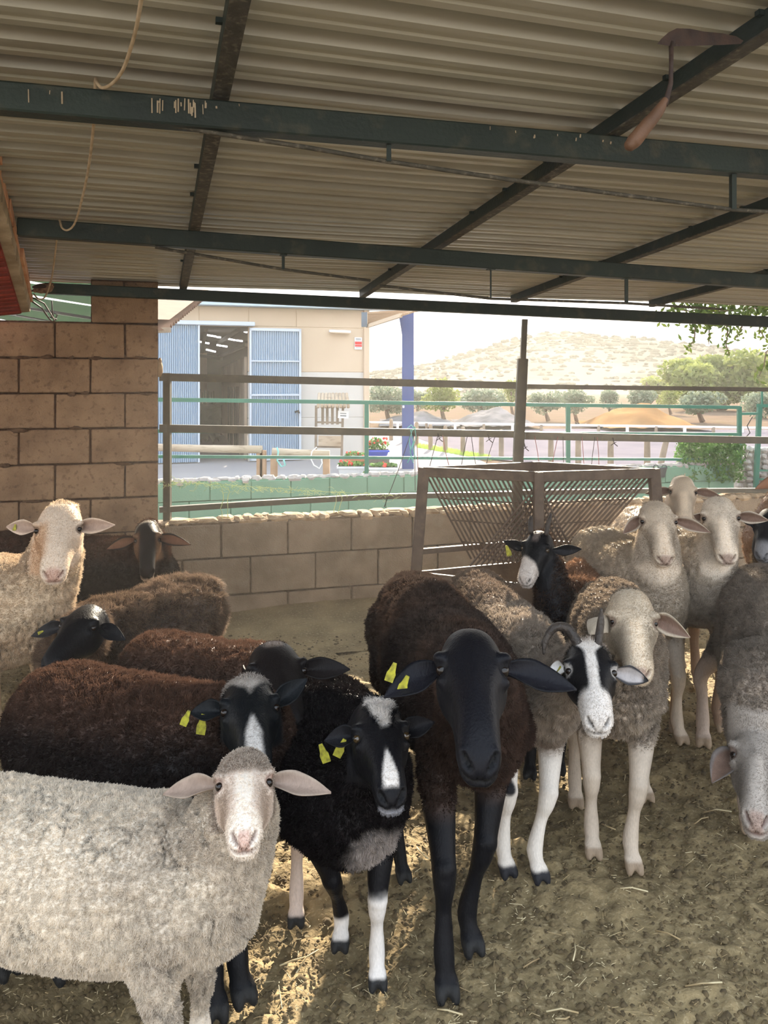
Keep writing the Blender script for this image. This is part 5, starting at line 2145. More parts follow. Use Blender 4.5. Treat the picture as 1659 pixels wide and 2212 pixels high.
Y = 1.5
make_sheep('small cream lamb in the front left corner, its dusty head turned to the viewer', eye_t=.37, hip=(-.90, 1.55), sho=(-.375, 1.47), H=.572, Hh=.582,
           head=(528, 1607, 1.44, 527, 1854, .200), head_w=1.02, legs={'FR': (-.385, 1.41, 0, -1.2), 'FL': (-.36, 1.55, 0, -1.2), 'HR': (-.98, 1.45), 'HL': (-.98, 1.65)},
           colour=col_lamb, S=.73, ears={'both': dict(wid=.24, cup=.5, droop=.12, nrm=(.5, .1, .6)), 'L': dict(tip=wp(714, 1713, 1.40)), 'R': dict(tip=wp(356, 1716, 1.42))},
           vox=.0041, wool=dict(dens=240000, len=.0048, thick=.0005, clump=110, curl=1.8, grav=.3, relief=.007, rscale=95, zst=.45, lumps=.35, crack=.008, groove=.22, blotch=.2, tint=RGB(244, 234, 220), tintk=.5,
                                mask=lambda D: np.clip(D['ww'] + D['inh'] * np.maximum(sstep(.42, .33, D['t'] + np.abs(D['b']) * .25), sstep(-.25, -.32, D['c']) * sstep(.5, .4, D['t'])) * .9, 0, 1)), girth=1.1, seed=11, leg_wool=.24, neck_r=1.25, chest_drop=.03, legr=1.25)


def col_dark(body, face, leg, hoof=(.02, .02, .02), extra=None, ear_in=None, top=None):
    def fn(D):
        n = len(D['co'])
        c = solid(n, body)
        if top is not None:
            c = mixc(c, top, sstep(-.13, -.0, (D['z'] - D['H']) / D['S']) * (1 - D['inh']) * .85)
        c = c * mott(D, 12, .3)
        c = mixc(c, face, D['inh'])
        c = mixc(c, leg, np.maximum(D['legw'], D['leg'] * sstep(.5, .42, D['z'] / D['H']) * .6))
        D['ear_in'] = ear_in if ear_in is not None else tuple(x * 1.6 for x in face)
        D['ear_out'] = face
        D['hoof'] = hoof
        D['lid'] = tuple(x * .6 for x in face)
        D['nostril'] = (.008, .008, .008)
        if extra:
            c = extra(D, c)
        return c
    return fn


BLK, BRN, RED = RGB(24, 23, 27), RGB(62, 46, 38), RGB(118, 72, 48)
WHT = RGB(226, 220, 214)
dwool = lambda **k: dict(dict(dens=120000, len=.0092, thick=.0006, clump=60, curl=2.6, grav=.35, relief=.012, rscale=48, lumps=.8), **k)

# --- large black ewe in the centre
def ex_F(D, c):
    c = mixc(c, RGB(98, 76, 62), (1 - D['inh']) * (1 - D['legw']) * sstep(.45, .75, vnoise(D['co'], 7, 21, 2)) * .5)
    c = mixc(c, RGB(92, 70, 60), (1 - D['inh']) * (1 - D['legw']) * sstep(.75, .95, D['s']) * .4)
    return c


make_sheep('large black ewe in the centre, black bare face with long ears spread wide', eye_t=.28, hip=(.115, 2.60), sho=(.225, 1.98), H=.715, Hh=.735,
           legs={'FR': (G(963, 2150).x, G(963, 2150).y, 0, -1.45), 'FL': (G(1016, 2052).x, G(1016, 2052).y, 0, -1.3), 'HR': (.06, 2.62, 0, -1.5), 'HL': (.36, 2.66, 0, -1.5)},
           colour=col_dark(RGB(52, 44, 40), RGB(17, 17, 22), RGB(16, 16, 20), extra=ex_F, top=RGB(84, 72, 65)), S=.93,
           ears={'both': dict(wid=.24, cup=.35, droop=.08, nrm=(.35, .1, .8)), 'L': dict(tip=wp(1243, 1490, 1.56)), 'R': dict(tip=wp(832, 1506, 1.52))},
           vox=.0047, wool=dwool(dens=170000, len=.010), girth=.98, seed=21, neck_r=.98, tags=[('R', .76, .03, -.012, .35, .95), ('R', .66, .0, .0, .42, .95)],  chest_drop=.0, head=(1015, 1342, 1.60, 1036, 1700, .297), head_w=0.98)

# --- small black sheep with white forehead
def ex_E(D, c):
    n = vnoise(D['co'], 40, 4, 2)
    c = mixc(c, WHT, D['inh'] * sstep(.16, .12, np.abs(D['b'] + .02) + n * .05 + np.maximum(D['t'] - .1, 0) * .28) * sstep(.46, .38, D['t'] + n * .08) * sstep(-.2, -.1, D['c']))
    c = mixc(c, WHT, D['inh'] * sstep(.09, .06, np.abs(D['b']) + n * .03 + np.maximum(.85 - D['t'], 0) * .25) * sstep(.58, .66, D['t']) * sstep(.96, .92, D['t']) * sstep(-.16, -.10, D['c']))
    c = mixc(c, RGB(150, 150, 156), D['inh'] * sstep(.95, .99, D['t']) * sstep(-.2, -.235, D['c']) * .8)
    # grey chest patch
    d = np.linalg.norm((D['co'] - np.array(G_E)) * np.array([1, .6, 1]), axis=1)
    c = mixc(c, RGB(176, 166, 160), sstep(.085, .05, d + n * .02) * (1 - D['legw']))
    for key, js, rs, foot, k in D['legch']:
        d = np.linalg.norm(D['co'][:, :2] - np.array(foot)[:2], axis=1)
        if key == 'FL':
            c = mixc(c, WHT, sstep(.09, .07, d) * sstep(.235, .205, D['z'] + n * .03) * D['legw'])
        if key == 'FR':
            c = mixc(c, WHT, sstep(.10, .08, d) * sstep(.10, .085, D['z'] + n * .01) * D['legw'])
        if key == 'HR':
            c = mixc(c, RGB(214, 196, 184), sstep(.14, .1, d) * sstep(.36, .32, D['z']))
    return c


G_E = wp(800, 1818, 1.70)
pE = G(735, 2078)
pE2 = G(815, 2130)
make_sheep('small black sheep with a curly white forehead, white nose and grey patch on its chest', eye_t=.36, hip=(-.165, 2.14), sho=(-.088, 1.80), H=.56, Hh=.555,
           head=(812, 1500, 1.70, 846, 1760, .232), head_w=1.05, legs={'FR': (pE.x, pE.y + .02, .02, -1.6), 'FL': (pE2.x, pE2.y, 0, -1.5),
                                                                    'HR': (G(640, 1995).x, G(640, 1995).y, 0, -1.5), 'HL': (G(868, 1900).x, G(868, 1900).y, 0, -1.2)},
           colour=col_dark(RGB(30, 26, 27), RGB(15, 15, 19), RGB(15, 15, 19), extra=ex_E), S=.74,
           ears={'both': dict(wid=.225, cup=.45, droop=.2, nrm=(.5, .1, .6)), 'R': dict(tip=wp(700, 1600, 1.64), droop=.15), 'L': dict(tip=wp(945, 1556, 1.66))},
           vox=.0042, wool=dwool(dens=150000, len=.0095, mask=lambda D: np.clip(D['ww'] + D['inh'] * sstep(.16, .12, np.abs(D['b'] + .02) + np.maximum(D['t'] - .1, 0) * .28) * sstep(.42, .36, D['t']) * sstep(-.2, -.1, D['c']), 0, 1)), girth=1.3, seed=31, neck_r=1.3, tags=[('R', .93, -.03, -.005, -.35, 1.0), ('R', .86, -.02, .025, .45, 1.0)], eye='eye_amber', chest_drop=.0)

# --- big dark brown sheep behind the lamb, orange sun rim painted on its back
def ex_B(D, c):
    n = vnoise(D['co'], 30, 4, 2)
    c = mixc(c, RGB(176, 168, 160), D['inh'] * sstep(.24, .17, np.abs(D['b']) * .9 + np.maximum(D['t'], 0) * .62 + n * .06))
    c = mixc(c, RGB(200, 195, 190), D['inh'] * sstep(.09, .05, np.abs(D['b']) + n * .02 + np.maximum(.75 - D['t'], 0) * .3) * sstep(.52, .62, D['t']))
    return c


pB = G(520, 2160)
make_sheep('big reddish brown sheep behind the cream lamb, black face, white poll, yellow ear tags', eye_t=.36, hip=(-.81, 2.06), sho=(-.40, 1.93), H=.60, Hh=.615,
           head=(535, 1448, 1.82, 552, 1690, .245), head_w=1.10, legs={'FR': (G(462, 2195).x, G(462, 2195).y, 0, -1.2), 'FL': (pB.x, pB.y, 0, -1.0), 'HR': (G(8, 2105).x, G(8, 2105).y, 0, -.6), 'HL': (G(128, 2112).x, G(128, 2112).y, 0, -.6)},
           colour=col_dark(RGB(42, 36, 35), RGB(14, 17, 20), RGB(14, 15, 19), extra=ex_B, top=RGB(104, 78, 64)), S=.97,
           ears={'both': dict(wid=.225, cup=.45, droop=.1, nrm=(.5, .1, .6)), 'R': dict(tip=wp(410, 1540, 1.76)), 'L': dict(tip=wp(668, 1462, 1.82))},
           vox=.0054, wool=dwool(dens=150000, len=.0095, tint=RGB(70, 58, 53), tintk=.3,
                                 mask=lambda D: np.clip(D['ww'] + D['inh'] * sstep(.12, .0, D['t']) * .9, 0, 1)), girth=1.1, seed=41, neck_r=1.1,
           tags=[('R', .80, -.03, .012, .15, 1.15), ('R', .95, -.015, -.012, .4, .9)])

# --- brown sheep behind it
def ex_D(D, c):
    n = vnoise(D['co'], 30, 4, 2)
    return mixc(c, RGB(140, 126, 116), D['inh'] * sstep(.12, .05, np.abs(D['b']) + n * .03) * sstep(.14, .05, D['t']))


make_sheep('dark brown sheep with lowered head and one black ear out, behind two tagged black faces', hip=(-.70, 2.50), sho=(-.36, 2.40), H=.55, Hh=.57,
           head=(588, 1374, 2.14, 628, 1612, .280), legs={'FR': (-.38, 2.27), 'FL': (-.32, 2.42), 'HR': (-.74, 2.38), 'HL': (-.70, 2.55)},
           colour=col_dark(RGB(48, 41, 39), RGB(24, 20, 20), RGB(18, 17, 19), extra=ex_D, top=RGB(108, 82, 68)), S=.82,  # top tint puts the warm sun rim into the wool colour
           ears={'both': dict(wid=.24, cup=.35, droop=.02, nrm=(.5, .1, .6)), 'L': dict(tip=wp(756, 1446, 2.12)), 'R': dict(tip=wp(520, 1470, 2.14))},
           vox=.007, wool=dwool(dens=100000), girth=1.1, seed=51, head_w=1.15)

# --- spotted horned sheep right of centre
def ex_H(D, c):
    n = vnoise(D['co'], 30, 4, 2)
    b, t = D['b'], D['t']
    blaze = sstep(.085, .05, np.abs(b) + n * .03 - sstep(.3, .1, t) * .08)
    face = mixc(solid(len(b), WHT), RGB(18, 18, 21), sstep(.045, .075, np.abs(b) + n * .02 - sstep(.25, .05, t) * .07) * sstep(.74, .64, t))
    face = mixc(face, RGB(190, 170, 155), sstep(.06, .0, t) * .7)
    k = D['inh'][:, None]
    c = c * (1 - k) + face * k
    c = mixc(c, RGB(178, 152, 128), (1 - D['inh']) * sstep(.50, .42, D['z'] / D['H'] + n * .1) * (1 - D['legw']))
    c = mixc(c, RGB(170, 156, 142), (1 - D['inh']) * sstep(.35, .6, D['s']) * (1 - D['legw']) * sstep(.5, .62, D['z'] / D['H']) * .9)
    for key, js, rs, foot, kk in D['legch']:
        if key == 'FR':
            d = np.linalg.norm(D['co'] - np.array(G_H), axis=1)
            c = mixc(c, RGB(24, 24, 28), sstep(.045, .035, d * 1.0))
    return c


pH1, pH2 = G(1092, 1888), G(1162, 1900)
G_H = Vector((pH1.x + .012, pH1.y - .02, wp(1096, 1718, 2.12).z))
make_sheep('spotted sheep with curled horns, black eye patches and white forelegs', eye_t=.37, hip=(.345, 2.88), sho=(.45, 2.32), H=.63, Hh=.68,
           head=(1268, 1370, 2.02, 1292, 1592, .240), head_w=1.08, legs={'FR': (pH1.x, pH1.y, 0, -1.3), 'FL': (pH2.x, pH2.y, 0, -1.3), 'HR': (.36, 2.72, 0, -1.3), 'HL': (.60, 2.9, 0, -1.3)},
           colour=col_dark(RGB(110, 90, 76), WHT, RGB(222, 214, 204), hoof=RGB(40, 40, 44), extra=ex_H, top=RGB(128, 110, 96)), S=.86,
           ears={'both': dict(wid=.235, cup=.5, droop=.15, nrm=(.6, .2, .3)), 'L': dict(tip=wp(1398, 1470, 1.98), outer=RGB(60, 60, 64), inner=RGB(170, 165, 165), tipcol=RGB(25, 25, 28)), 'R': dict(tip=wp(1190, 1440, 2.02), outer=RGB(120, 105, 95))},
           vox=.0055, wool=dwool(dens=110000, len=.010, tint=RGB(190, 180, 165), tintk=.3, mask=lambda D: np.clip(D['ww'] + D['inh'] * sstep(.14, .02, D['t']) * .8, 0, 1)), girth=.92, seed=61, neck_r=1.0,
           horns=[([(.05, .10, .05), (-.06, .20, .16), (-.06, .34, .17), (.02, .44, .06), (.10, .46, -.04)], [.055, .052, .046, .036, .015]),
                  ([(.05, -.10, .05), (-.08, -.14, .22), (-.14, -.15, .36)], [.045, .04, .016])], tags=[('R', .55, -.012, .004, .3, .8)])

# --- horned black goat-like sheep behind
def ex_I(D, c):
    n = vnoise(D['co'], 30, 4, 2)
    c = mixc(c, RGB(205, 196, 188), D['inh'] * sstep(.62, .70, D['t'] + D['b'] * .5 + n * .06) * sstep(-.34, -.28, D['c']))
    c = mixc(c, RGB(110, 100, 96), D['inh'] * sstep(.09, .05, np.abs(D['b']) + n * .03) * sstep(.32, .2, D['t']))
    c = mixc(c, RGB(158, 124, 100), (1 - D['inh']) * sstep(.72, .5, D['s']))
    return c


pI1, pI2 = G(1145, 1680), G(1208, 1672)
make_sheep('black sheep with two short upright horns and white muzzle before the hay feeder', hip=(.84, 3.22), sho=(.66, 2.82), H=.62, Hh=.64,
           head=(1166, 1140, 2.86, 1136, 1270, .21), head_w=1.05, legs={'FR': (pI1.x, pI1.y, 0, -1.8), 'FL': (pI2.x, pI2.y, 0, -1.8), 'HR': (.78, 3.2, 0, -1.8), 'HL': (.95, 3.22, 0, -1.8)},
           colour=col_dark(RGB(34, 31, 33), RGB(17, 17, 20), RGB(18, 18, 21), extra=ex_I), S=.82,
           ears={'both': dict(wid=.225, cup=.4, droop=.0, nrm=(.6, .1, .3)), 'L': dict(tip=wp(1256, 1186, 2.84)), 'R': dict(tip=wp(1087, 1168, 2.86))},
           vox=.007, wool=dwool(dens=80000, len=.013, tint=RGB(200, 150, 112), tintk=.15), seed=71, girth=1.0, neck_r=.85,
           horns=[([(.04, .14, .08), (-.06, .16, .17), (-.16, .17, .22)], [.045, .045, .034]), ([(.04, -.14, .08), (-.08, -.16, .2), (-.22, -.18, .28)], [.042, .04, .022])], tags=[('R', .75, -.03, .0, -.3, 1.0)], eye='eye_amber')

# --- beige sheep with drooping ears
def col_beige(face, body, dark, kdark=.5, legs=RGB(196, 182, 166), top=None):
    def fn(D):
        n = len(D['co'])
        c = solid(n, body)
        c = mixc(c, dark, sstep(.35, .7, vnoise(D['co'], 9, D['seed'], 3)) * kdark)
        if top is not None:
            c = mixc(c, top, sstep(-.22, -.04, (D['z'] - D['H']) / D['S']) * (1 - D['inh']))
        c = mixc(c, face, D['inh'])
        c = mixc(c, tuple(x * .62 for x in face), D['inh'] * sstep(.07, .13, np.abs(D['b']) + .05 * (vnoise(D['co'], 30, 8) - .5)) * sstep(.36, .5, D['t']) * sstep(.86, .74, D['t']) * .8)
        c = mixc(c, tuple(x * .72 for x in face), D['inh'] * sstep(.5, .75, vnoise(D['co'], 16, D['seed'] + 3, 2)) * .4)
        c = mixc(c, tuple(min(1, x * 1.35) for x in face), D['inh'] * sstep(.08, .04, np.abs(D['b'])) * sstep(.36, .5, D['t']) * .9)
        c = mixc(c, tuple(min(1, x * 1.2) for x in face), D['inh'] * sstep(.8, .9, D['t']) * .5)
        c = mixc(c, RGB(170, 146, 134), D['inh'] * sstep(.92, .97, D['t']) * sstep(.075, .05, np.abs(D['b'])) * sstep(-.25, -.2, D['c']) * .8)
        c = mixc(c, legs, D['legw'])
        D['ear_in'] = RGB(120, 98, 86); D['ear_out'] = tuple(x * .75 for x in face); D['hoof'] = RGB(150, 132, 112)
        D['lid'] = RGB(84, 62, 52); D['nostril'] = RGB(92, 58, 50)
        return c * mott(D, 25, .12)
    return fn


J1, J2 = G(1280, 1848), G(1366, 1880)
make_sheep('beige sheep with drooping ears and half shut eyes, muzzle behind the spotted one', eye_t=.37, hip=(.79, 2.74), sho=(.69, 2.33), H=.65, Hh=.68,
           head=(1362, 1264, 2.16, 1380, 1480, .240), head_w=1.10, legs={'FR': (J1.x, J1.y, 0, -1.65), 'FL': (J2.x, J2.y, 0, -1.6), 'HR': (G(1243, 1740).x, G(1243, 1740).y, 0, -1.7), 'HL': (G(1392, 1728).x, G(1392, 1728).y, 0, -1.5)},
           colour=col_beige(RGB(200, 186, 166), RGB(176, 162, 146), RGB(110, 98, 88), .55, top=RGB(128, 112, 96)), S=.86,
           ears={'both': dict(wid=.235, cup=.45, droop=.35, nrm=(.5, .4, .4)), 'L': dict(tip=wp(1486, 1376, 2.08), wid=.28), 'R': dict(tip=wp(1272, 1370, 2.04), wid=.3)},
           vox=.0055, wool=dwool(dens=120000, len=.0078, tint=RGB(190, 178, 162), tintk=.4, relief=.014, crack=.008), girth=.98, seed=81, neck_r=1.05, blink=.8)

KK = RGB(196, 180, 158)
make_sheep('cream sheep standing right of the hay feeder, brown cheek, looking straight ahead', eye_t=.31, hip=(.965, 3.40), sho=(1.015, 3.03), H=.735, Hh=.745,
           head=(1418, 1077, 3.0, 1435, 1225, .240), head_w=1.18, legs={'FR': (.98, 2.98), 'FL': (1.12, 2.98), 'HR': (.90, 3.40), 'HL': (1.08, 3.42)},
           colour=col_beige(RGB(202, 188, 170), RGB(190, 176, 158), RGB(150, 134, 116), .4), S=.92,
           ears={'both': dict(wid=.235, cup=.45, droop=.15, nrm=(.5, .4, .4)), 'L': dict(tip=wp(1532, 1150, 2.95)), 'R': dict(tip=wp(1348, 1152, 2.98))},
           vox=.0075, wool=dwool(dens=90000, len=.006, tint=RGB(215, 204, 184), tintk=.4, curl=1.4, lumps=.7), girth=1.12, seed=91)
make_sheep('pale cream sheep at the right with a grey chest, head tilted, long bare forelegs', eye_t=.31, hip=(1.22, 3.52), sho=(1.26, 3.12), H=.76, Hh=.77,
           head=(1552, 1066, 3.06, 1568, 1223, .258), head_w=1.12, legs={'FR': (G(1460, 1580).x, G(1460, 1580).y, 0, -1.9), 'FL': (G(1555, 1578).x, G(1555, 1578).y, 0, -1.5), 'HR': (1.15, 3.5), 'HL': (1.4, 3.5)},
           colour=col_beige(RGB(214, 202, 186), RGB(178, 166, 150), RGB(116, 106, 98), .6, legs=RGB(142, 120, 102)), S=.92, roll=.08,
           ears={'both': dict(wid=.22, cup=.45, droop=.12, nrm=(.5, .4, .4)), 'L': dict(tip=wp(1660, 1124, 2.98)), 'R': dict(tip=wp(1498, 1112, 3.06))},
           vox=.007, wool=dwool(dens=90000, len=.005, tint=RGB(205, 190, 170), tintk=.3, curl=1.4), girth=1.05, seed=101, neck_r=.9)
make_sheep('cream sheep at the back right, looking over two others beside the feeder post', hip=(1.36, 4.18), sho=(1.35, 3.82), H=.70, Hh=.72,
           head=(1474, 1022, 3.7, 1478, 1138, .24), head_w=1.08, legs={'FR': (1.28, 3.78), 'FL': (1.42, 3.78), 'HR': (1.28, 4.18), 'HL': (1.44, 4.18)},
           colour=col_beige(RGB(200, 184, 164), RGB(186, 170, 152), RGB(140, 124, 106), .4), S=.88,
           ears={'both': dict(wid=.22, cup=.4, droop=.1, nrm=(.5, .4, .4)), 'L': dict(tip=wp(1556, 1072, 3.62)), 'R': dict(tip=wp(1394, 1066, 3.66))},
           vox=.009, wool=dwool(dens=20000, len=.010), seed=111)

# --- grey sheep at the right edge with its head down
N_f = G(1630, 1800)
make_sheep('grey woolly sheep at the right edge eating with its head down', eye_t=.30, hip=(1.45, 2.98), sho=(1.29, 2.50), H=.655, Hh=.675,
           head=(1632, 1556, 2.22, 1634, 1812, .308), head_w=.85, legs={'FR': (G(1622, 1802).x, G(1622, 1802).y + .02, 0, -1.7), 'FL': (1.28, 2.42, 0, -1.7), 'HR': (1.2, 2.96), 'HL': (1.44, 2.98)},
           colour=col_beige(RGB(160, 152, 144), RGB(142, 130, 118), RGB(92, 84, 76), .6, legs=RGB(176, 160, 148)), S=.97,
           ears={'both': dict(wid=.225, cup=.4, droop=.05, nrm=(.5, .4, .4), outer=RGB(120, 112, 108)), 'L': dict(tip=wp(1700, 1660, 2.2)), 'R': dict(tip=wp(1540, 1690, 2.12), nrm=(.5, .2, .8), wid=.27, droop=.15)},
           vox=.006, wool=dwool(dens=120000, len=.0075, tint=RGB(170, 160, 148), tintk=.4, relief=.014), girth=1.1, seed=121, neck_mid=wp(1632, 1460, 2.32), neck_drop=.05, neck_r=1.15)

# --- far right: black faced sheep, and a brown ear
make_sheep('black headed sheep mostly outside the frame behind the grey one', hip=(1.95, 3.45), sho=(1.66, 3.25), H=.66,
           head=(1664, 1092, 3.25, 1646, 1216, .235), legs={'FR': (1.6, 3.1), 'FL': (1.75, 3.1), 'HR': (1.9, 3.4), 'HL': (2.0, 3.5)},
           colour=col_dark(RGB(120, 104, 84), RGB(25, 25, 29), RGB(36, 33, 32), extra=lambda D, c: mixc(c, RGB(130, 130, 134), D['inh'] * sstep(.7, .85, D['t']))), S=.86,
           ears={'both': dict(wid=.3, cup=.4, droop=.1, nrm=(.5, .4, .4)), 'R': dict(tip=wp(1600, 1120, 3.22)), 'L': dict(tip=wp(1760, 1130, 3.2))},
           vox=.009, wool=dwool(dens=30000, tint=RGB(200, 180, 150), tintk=.4), seed=131)
make_sheep('brown sheep outside the right edge, only the tip of one ear in view', hip=(2.25, 4.1), sho=(1.95, 3.95), H=.74,
           head=(1722, 1000, 3.9, 1725, 1110, .25), legs={'FR': (1.9, 3.85), 'FL': (2.0, 3.85), 'HR': (2.2, 4.05), 'HL': (2.3, 4.1)},
           colour=col_dark(RGB(140, 110, 86), RGB(130, 96, 76), RGB(90, 70, 60)), S=.9,
           ears={'both': dict(wid=.3, cup=.4, droop=.1, nrm=(.5, .4, .4)), 'R': dict(tip=wp(1632, 1056, 3.85)), 'L': dict(tip=wp(1800, 1060, 3.9))},
           vox=.01, wool=dwool(dens=12000), seed=141)

# --- left group
def ex_Q(D):
    c = solid(len(D['co']), RGB(206, 186, 160))
    c = mixc(c, RGB(164, 136, 110), sstep(.45, .7, vnoise(D['co'], 7, 5, 3)) * .6 * (1 - D['inh']))
    c = mixc(c, RGB(222, 206, 188), D['inh'])
    c = mixc(c, RGB(192, 154, 118), D['inh'] * sstep(.04, .14, D['b']) * sstep(.22, .36, D['t']) * sstep(.86, .7, D['t']) * .8)  # warm bounce light painted on one cheek
    c = mixc(c, RGB(200, 168, 152), D['inh'] * sstep(.90, .97, D['t']) * sstep(.09, .05, np.abs(D['b'])) * sstep(-.25, -.2, D['c']))
    D['ear_in'] = RGB(172, 150, 136); D['ear_out'] = RGB(206, 186, 168); D['hoof'] = RGB(120, 100, 84)
    D['lid'] = RGB(70, 50, 42); D['nostril'] = RGB(110, 62, 52)
    return c * mott(D, 20, .1)


make_sheep('tall white sheep at the left edge with an orange stained cheek, facing the viewer', hip=(-1.75, 2.95), sho=(-1.26, 2.72), H=.76, Hh=.76,
           head=(130, 1081, 2.66, 117, 1262, .26), head_w=1.20, legs={'FR': (-1.3, 2.58), 'FL': (-1.16, 2.72), 'HR': (-1.8, 2.85), 'HL': (-1.7, 3.05)},
           colour=ex_Q, S=.96,
           ears={'both': dict(wid=.235, cup=.5, droop=.05, nrm=(.5, .2, .5)), 'L': dict(tip=wp(248, 1134, 2.6)), 'R': dict(tip=wp(14, 1138, 2.64))},
           vox=.0065, wool=dwool(dens=90000, len=.007, curl=1.8, tint=RGB(230, 214, 192), tintk=.5, relief=.012, rscale=60, zst=.4, crack=.006), girth=1.1, seed=151, tags=[('R', .72, -.004, .0, .2, .6)], neck_r=1.1)


def ex_S(D, c):
    c = mixc(c, RGB(140, 112, 90), D['inh'] * sstep(.12, .18, np.abs(D['b'])) * sstep(.15, .3, D['t']) * sstep(.95, .8, D['t']) * .75)
    c = mixc(c, RGB(180, 165, 150), D['inh'] * sstep(-.22, -.27, D['c']) * sstep(.7, .85, D['t']))
    c = mixc(c, RGB(190, 180, 165), D['inh'] * sstep(.08, -.02, D['t']) * .7)
    return c


make_sheep('dark brown sheep by the block pillar, narrow black face with tan cheeks', hip=(-1.78, 3.72), sho=(-1.12, 3.60), H=.655, Hh=.665,
           head=(319, 1119, 3.44, 318, 1255, .262), legs={'FR': (-1.1, 3.5), 'FL': (-1.05, 3.68), 'HR': (-1.8, 3.6), 'HL': (-1.8, 3.8)},
           colour=col_dark(RGB(40, 32, 28), RGB(26, 22, 21), RGB(20, 18, 18), extra=ex_S, ear_in=RGB(110, 82, 66), top=RGB(84, 58, 44)), S=.93,
           ears={'both': dict(wid=.225, cup=.5, droop=.1, nrm=(.5, .2, .5)), 'L': dict(tip=wp(412, 1177, 3.36)), 'R': dict(tip=wp(232, 1186, 3.38))},
           vox=.0075, wool=dwool(dens=70000), girth=1.05, seed=161, head_w=.88)


def ex_R(D, c):
    n = vnoise(D['co'], 12, 4, 3)
    c = mixc(c, RGB(130, 112, 98), (1 - D['inh']) * (1 - D['legw']) * sstep(.42, .62, n) * .75)
    c = mixc(c, RGB(196, 180, 165), (1 - D['inh']) * sstep(.08, -.02, D['s'] + n * .08) * .8)  # rump end paled, strong backlight put into the wool colour
    c = mixc(c, RGB(120, 118, 116), D['inh'] * sstep(.06, -.04, D['t']) * .5)
    return c


make_sheep('mottled brown woolly sheep by the low wall, black head turned left, yellow tag', hip=(-.75, 2.98), sho=(-1.02, 2.74), H=.58, Hh=.635,
           head=(198, 1297, 2.44, 108, 1462, .24), head_w=1.05, legs={'FR': (-1.05, 2.62), 'FL': (-1.12, 2.8), 'HR': (-.62, 2.85), 'HL': (-.75, 3.1)},
           colour=col_dark(RGB(80, 68, 60), RGB(14, 15, 19), RGB(20, 19, 20), extra=ex_R), S=.85,
           ears={'both': dict(wid=.225, cup=.4, droop=.1, nrm=(.5, .2, .5)), 'R': dict(tip=wp(70, 1374, 2.46)), 'L': dict(tip=wp(270, 1382, 2.36))},
           vox=.0065, wool=dwool(dens=90000, len=.017, clump=34, curl=3, lumps=1.6, tint=RGB(186, 158, 132), tintk=.4), girth=1.15, seed=171, tags=[('R', .8, -.0, .02, 1.3, .9)], neck_r=1.1)

# ---------------------------------------------------------------- straw and droppings on the floor
rs = np.random.default_rng(5)


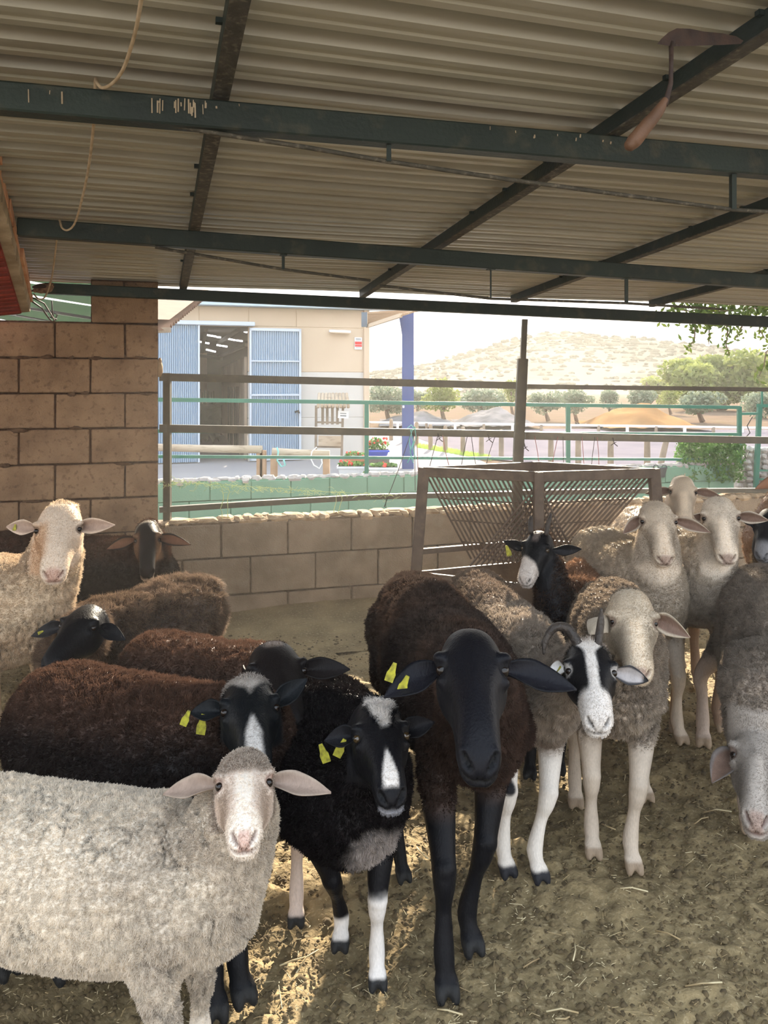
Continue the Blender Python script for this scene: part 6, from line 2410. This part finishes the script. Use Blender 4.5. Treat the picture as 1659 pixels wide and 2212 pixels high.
def scatter(name, n, kind, mlist, label, seed=1):
    rg = np.random.default_rng(seed)
    # more near the viewer in picture space, even over the pen
    y = .9 + 4.2 * rg.random(n * 2) ** 1.0
    x = (rg.random(n * 2) - .5) * 1.35 * y
    k = rg.random(n * 2) < 1.2 / (y + .2)
    x, y = x[k][:n], y[k][:n]
    n = len(x)
    z = np.zeros(n)
    if kind == 'straw':
        ln = rg.gamma(1.0, .006, n) + .003
        wd = rg.uniform(.0005, .0013, n)
        a = rg.uniform(0, math.pi, n)
        ti = rg.normal(0, .18, n)
        dx, dy, dz = np.cos(a) * ln / 2, np.sin(a) * ln / 2, np.sin(ti) * ln / 2
        nx, ny = -np.sin(a) * wd, np.cos(a) * wd
        zc = rg.uniform(.001, .010, n) + np.abs(dz)
        c = np.stack([x, y, zc], 1)
        d = np.stack([dx, dy, dz], 1)
        w_ = np.stack([nx, ny, np.zeros(n)], 1)
        h_ = np.stack([np.zeros(n), np.zeros(n), wd * .8], 1)
        v = np.stack([c - d - w_, c - d + w_, c - d + h_, c + d - w_, c + d + w_, c + d + h_], 1).reshape(-1, 3)
        o = (np.arange(n) * 6)[:, None]
        f = np.concatenate([o + np.array([[0, 2, 5, 3]]), o + np.array([[1, 4, 5, 2]]), o + np.array([[0, 3, 4, 1]])])
    else:
        r = rg.gamma(3, .0013, n) + .0018
        base = np.array([(1, 0, 0), (0, 1, 0), (-1, 0, 0), (0, -1, 0), (.35, .35, .75), (-.35, .35, .7), (0, -.45, .72)])
        b = base[None] * (r[:, None, None]) * rg.uniform(.6, 1.35, (n, 7, 1)) * np.array([1, 1, .8])
        v = (np.stack([x, y, z + .0], 1)[:, None, :] + b).reshape(-1, 3)
        o = (np.arange(n) * 7)[:, None]
        tri = [(0, 1, 4), (1, 5, 4), (1, 2, 5), (2, 3, 6), (2, 6, 5), (3, 0, 6), (0, 4, 6), (4, 5, 6)]
        f = np.concatenate([o + np.array([t]) for t in tri])
    me = npmesh(name, v, f)
    ob = link(name, me, mlist, None)
    return tag(ob, label, kind='stuff')


scatter('straw', 17000, 'straw', mat('straw', RGB(190, 168, 124), RGB(140, 120, 88), 3, .6, coord='World', c3=RGB(226, 214, 176), s3=7, m3=.7, c3lo=.5, c3hi=.6), 'bits of yellow straw strewn over the dirt floor', seed=3)
scatter('crumbs', 30000, 'clod', mat('crumbs', RGB(112, 96, 68), RGB(80, 68, 48), 30, .95, coord='World', c3=RGB(140, 122, 90), s3=50, m3=.8), 'dry dung crumbs and clods on the dirt floor', seed=4)
# a few long stalks
lg = random.Random(9)
q = MB()
for (x0, y0, x1, y1) in ((604, 2086, 660, 2068), (640, 2102, 688, 2052), (945, 2180, 1000, 2192), (1200, 2200, 1230, 2196), (1415, 2010, 1470, 2030), (1480, 2130, 1560, 2122), (1130, 2090, 1165, 2070), (1240, 2030, 1238, 2075),
                        (1300, 1780, 1330, 1792), (1520, 1755, 1580, 1753), (1330, 1920, 1400, 1926), (1180, 2185, 1250, 2188), (900, 1830, 925, 1855), (1500, 1780, 1530, 1765)):
    a_, b_ = G(x0, y0, .008), G(x1, y1, .012)
    m_ = (a_ + b_) / 2 + Vector((lg.uniform(-.006, .006), lg.uniform(-.01, .01), .004))
    q.tube([a_, m_, b_], .0019, 6)
tag(q.build('straw_stalks', bpy.data.materials['straw'], None, True), 'longer loose straw stalks lying on the floor', kind='stuff')
print('wool strands', WOOL_TOTAL[0], 'tris', sum(len(o.data.polygons) * 2 for o in bpy.data.objects if o.type == 'MESH'))
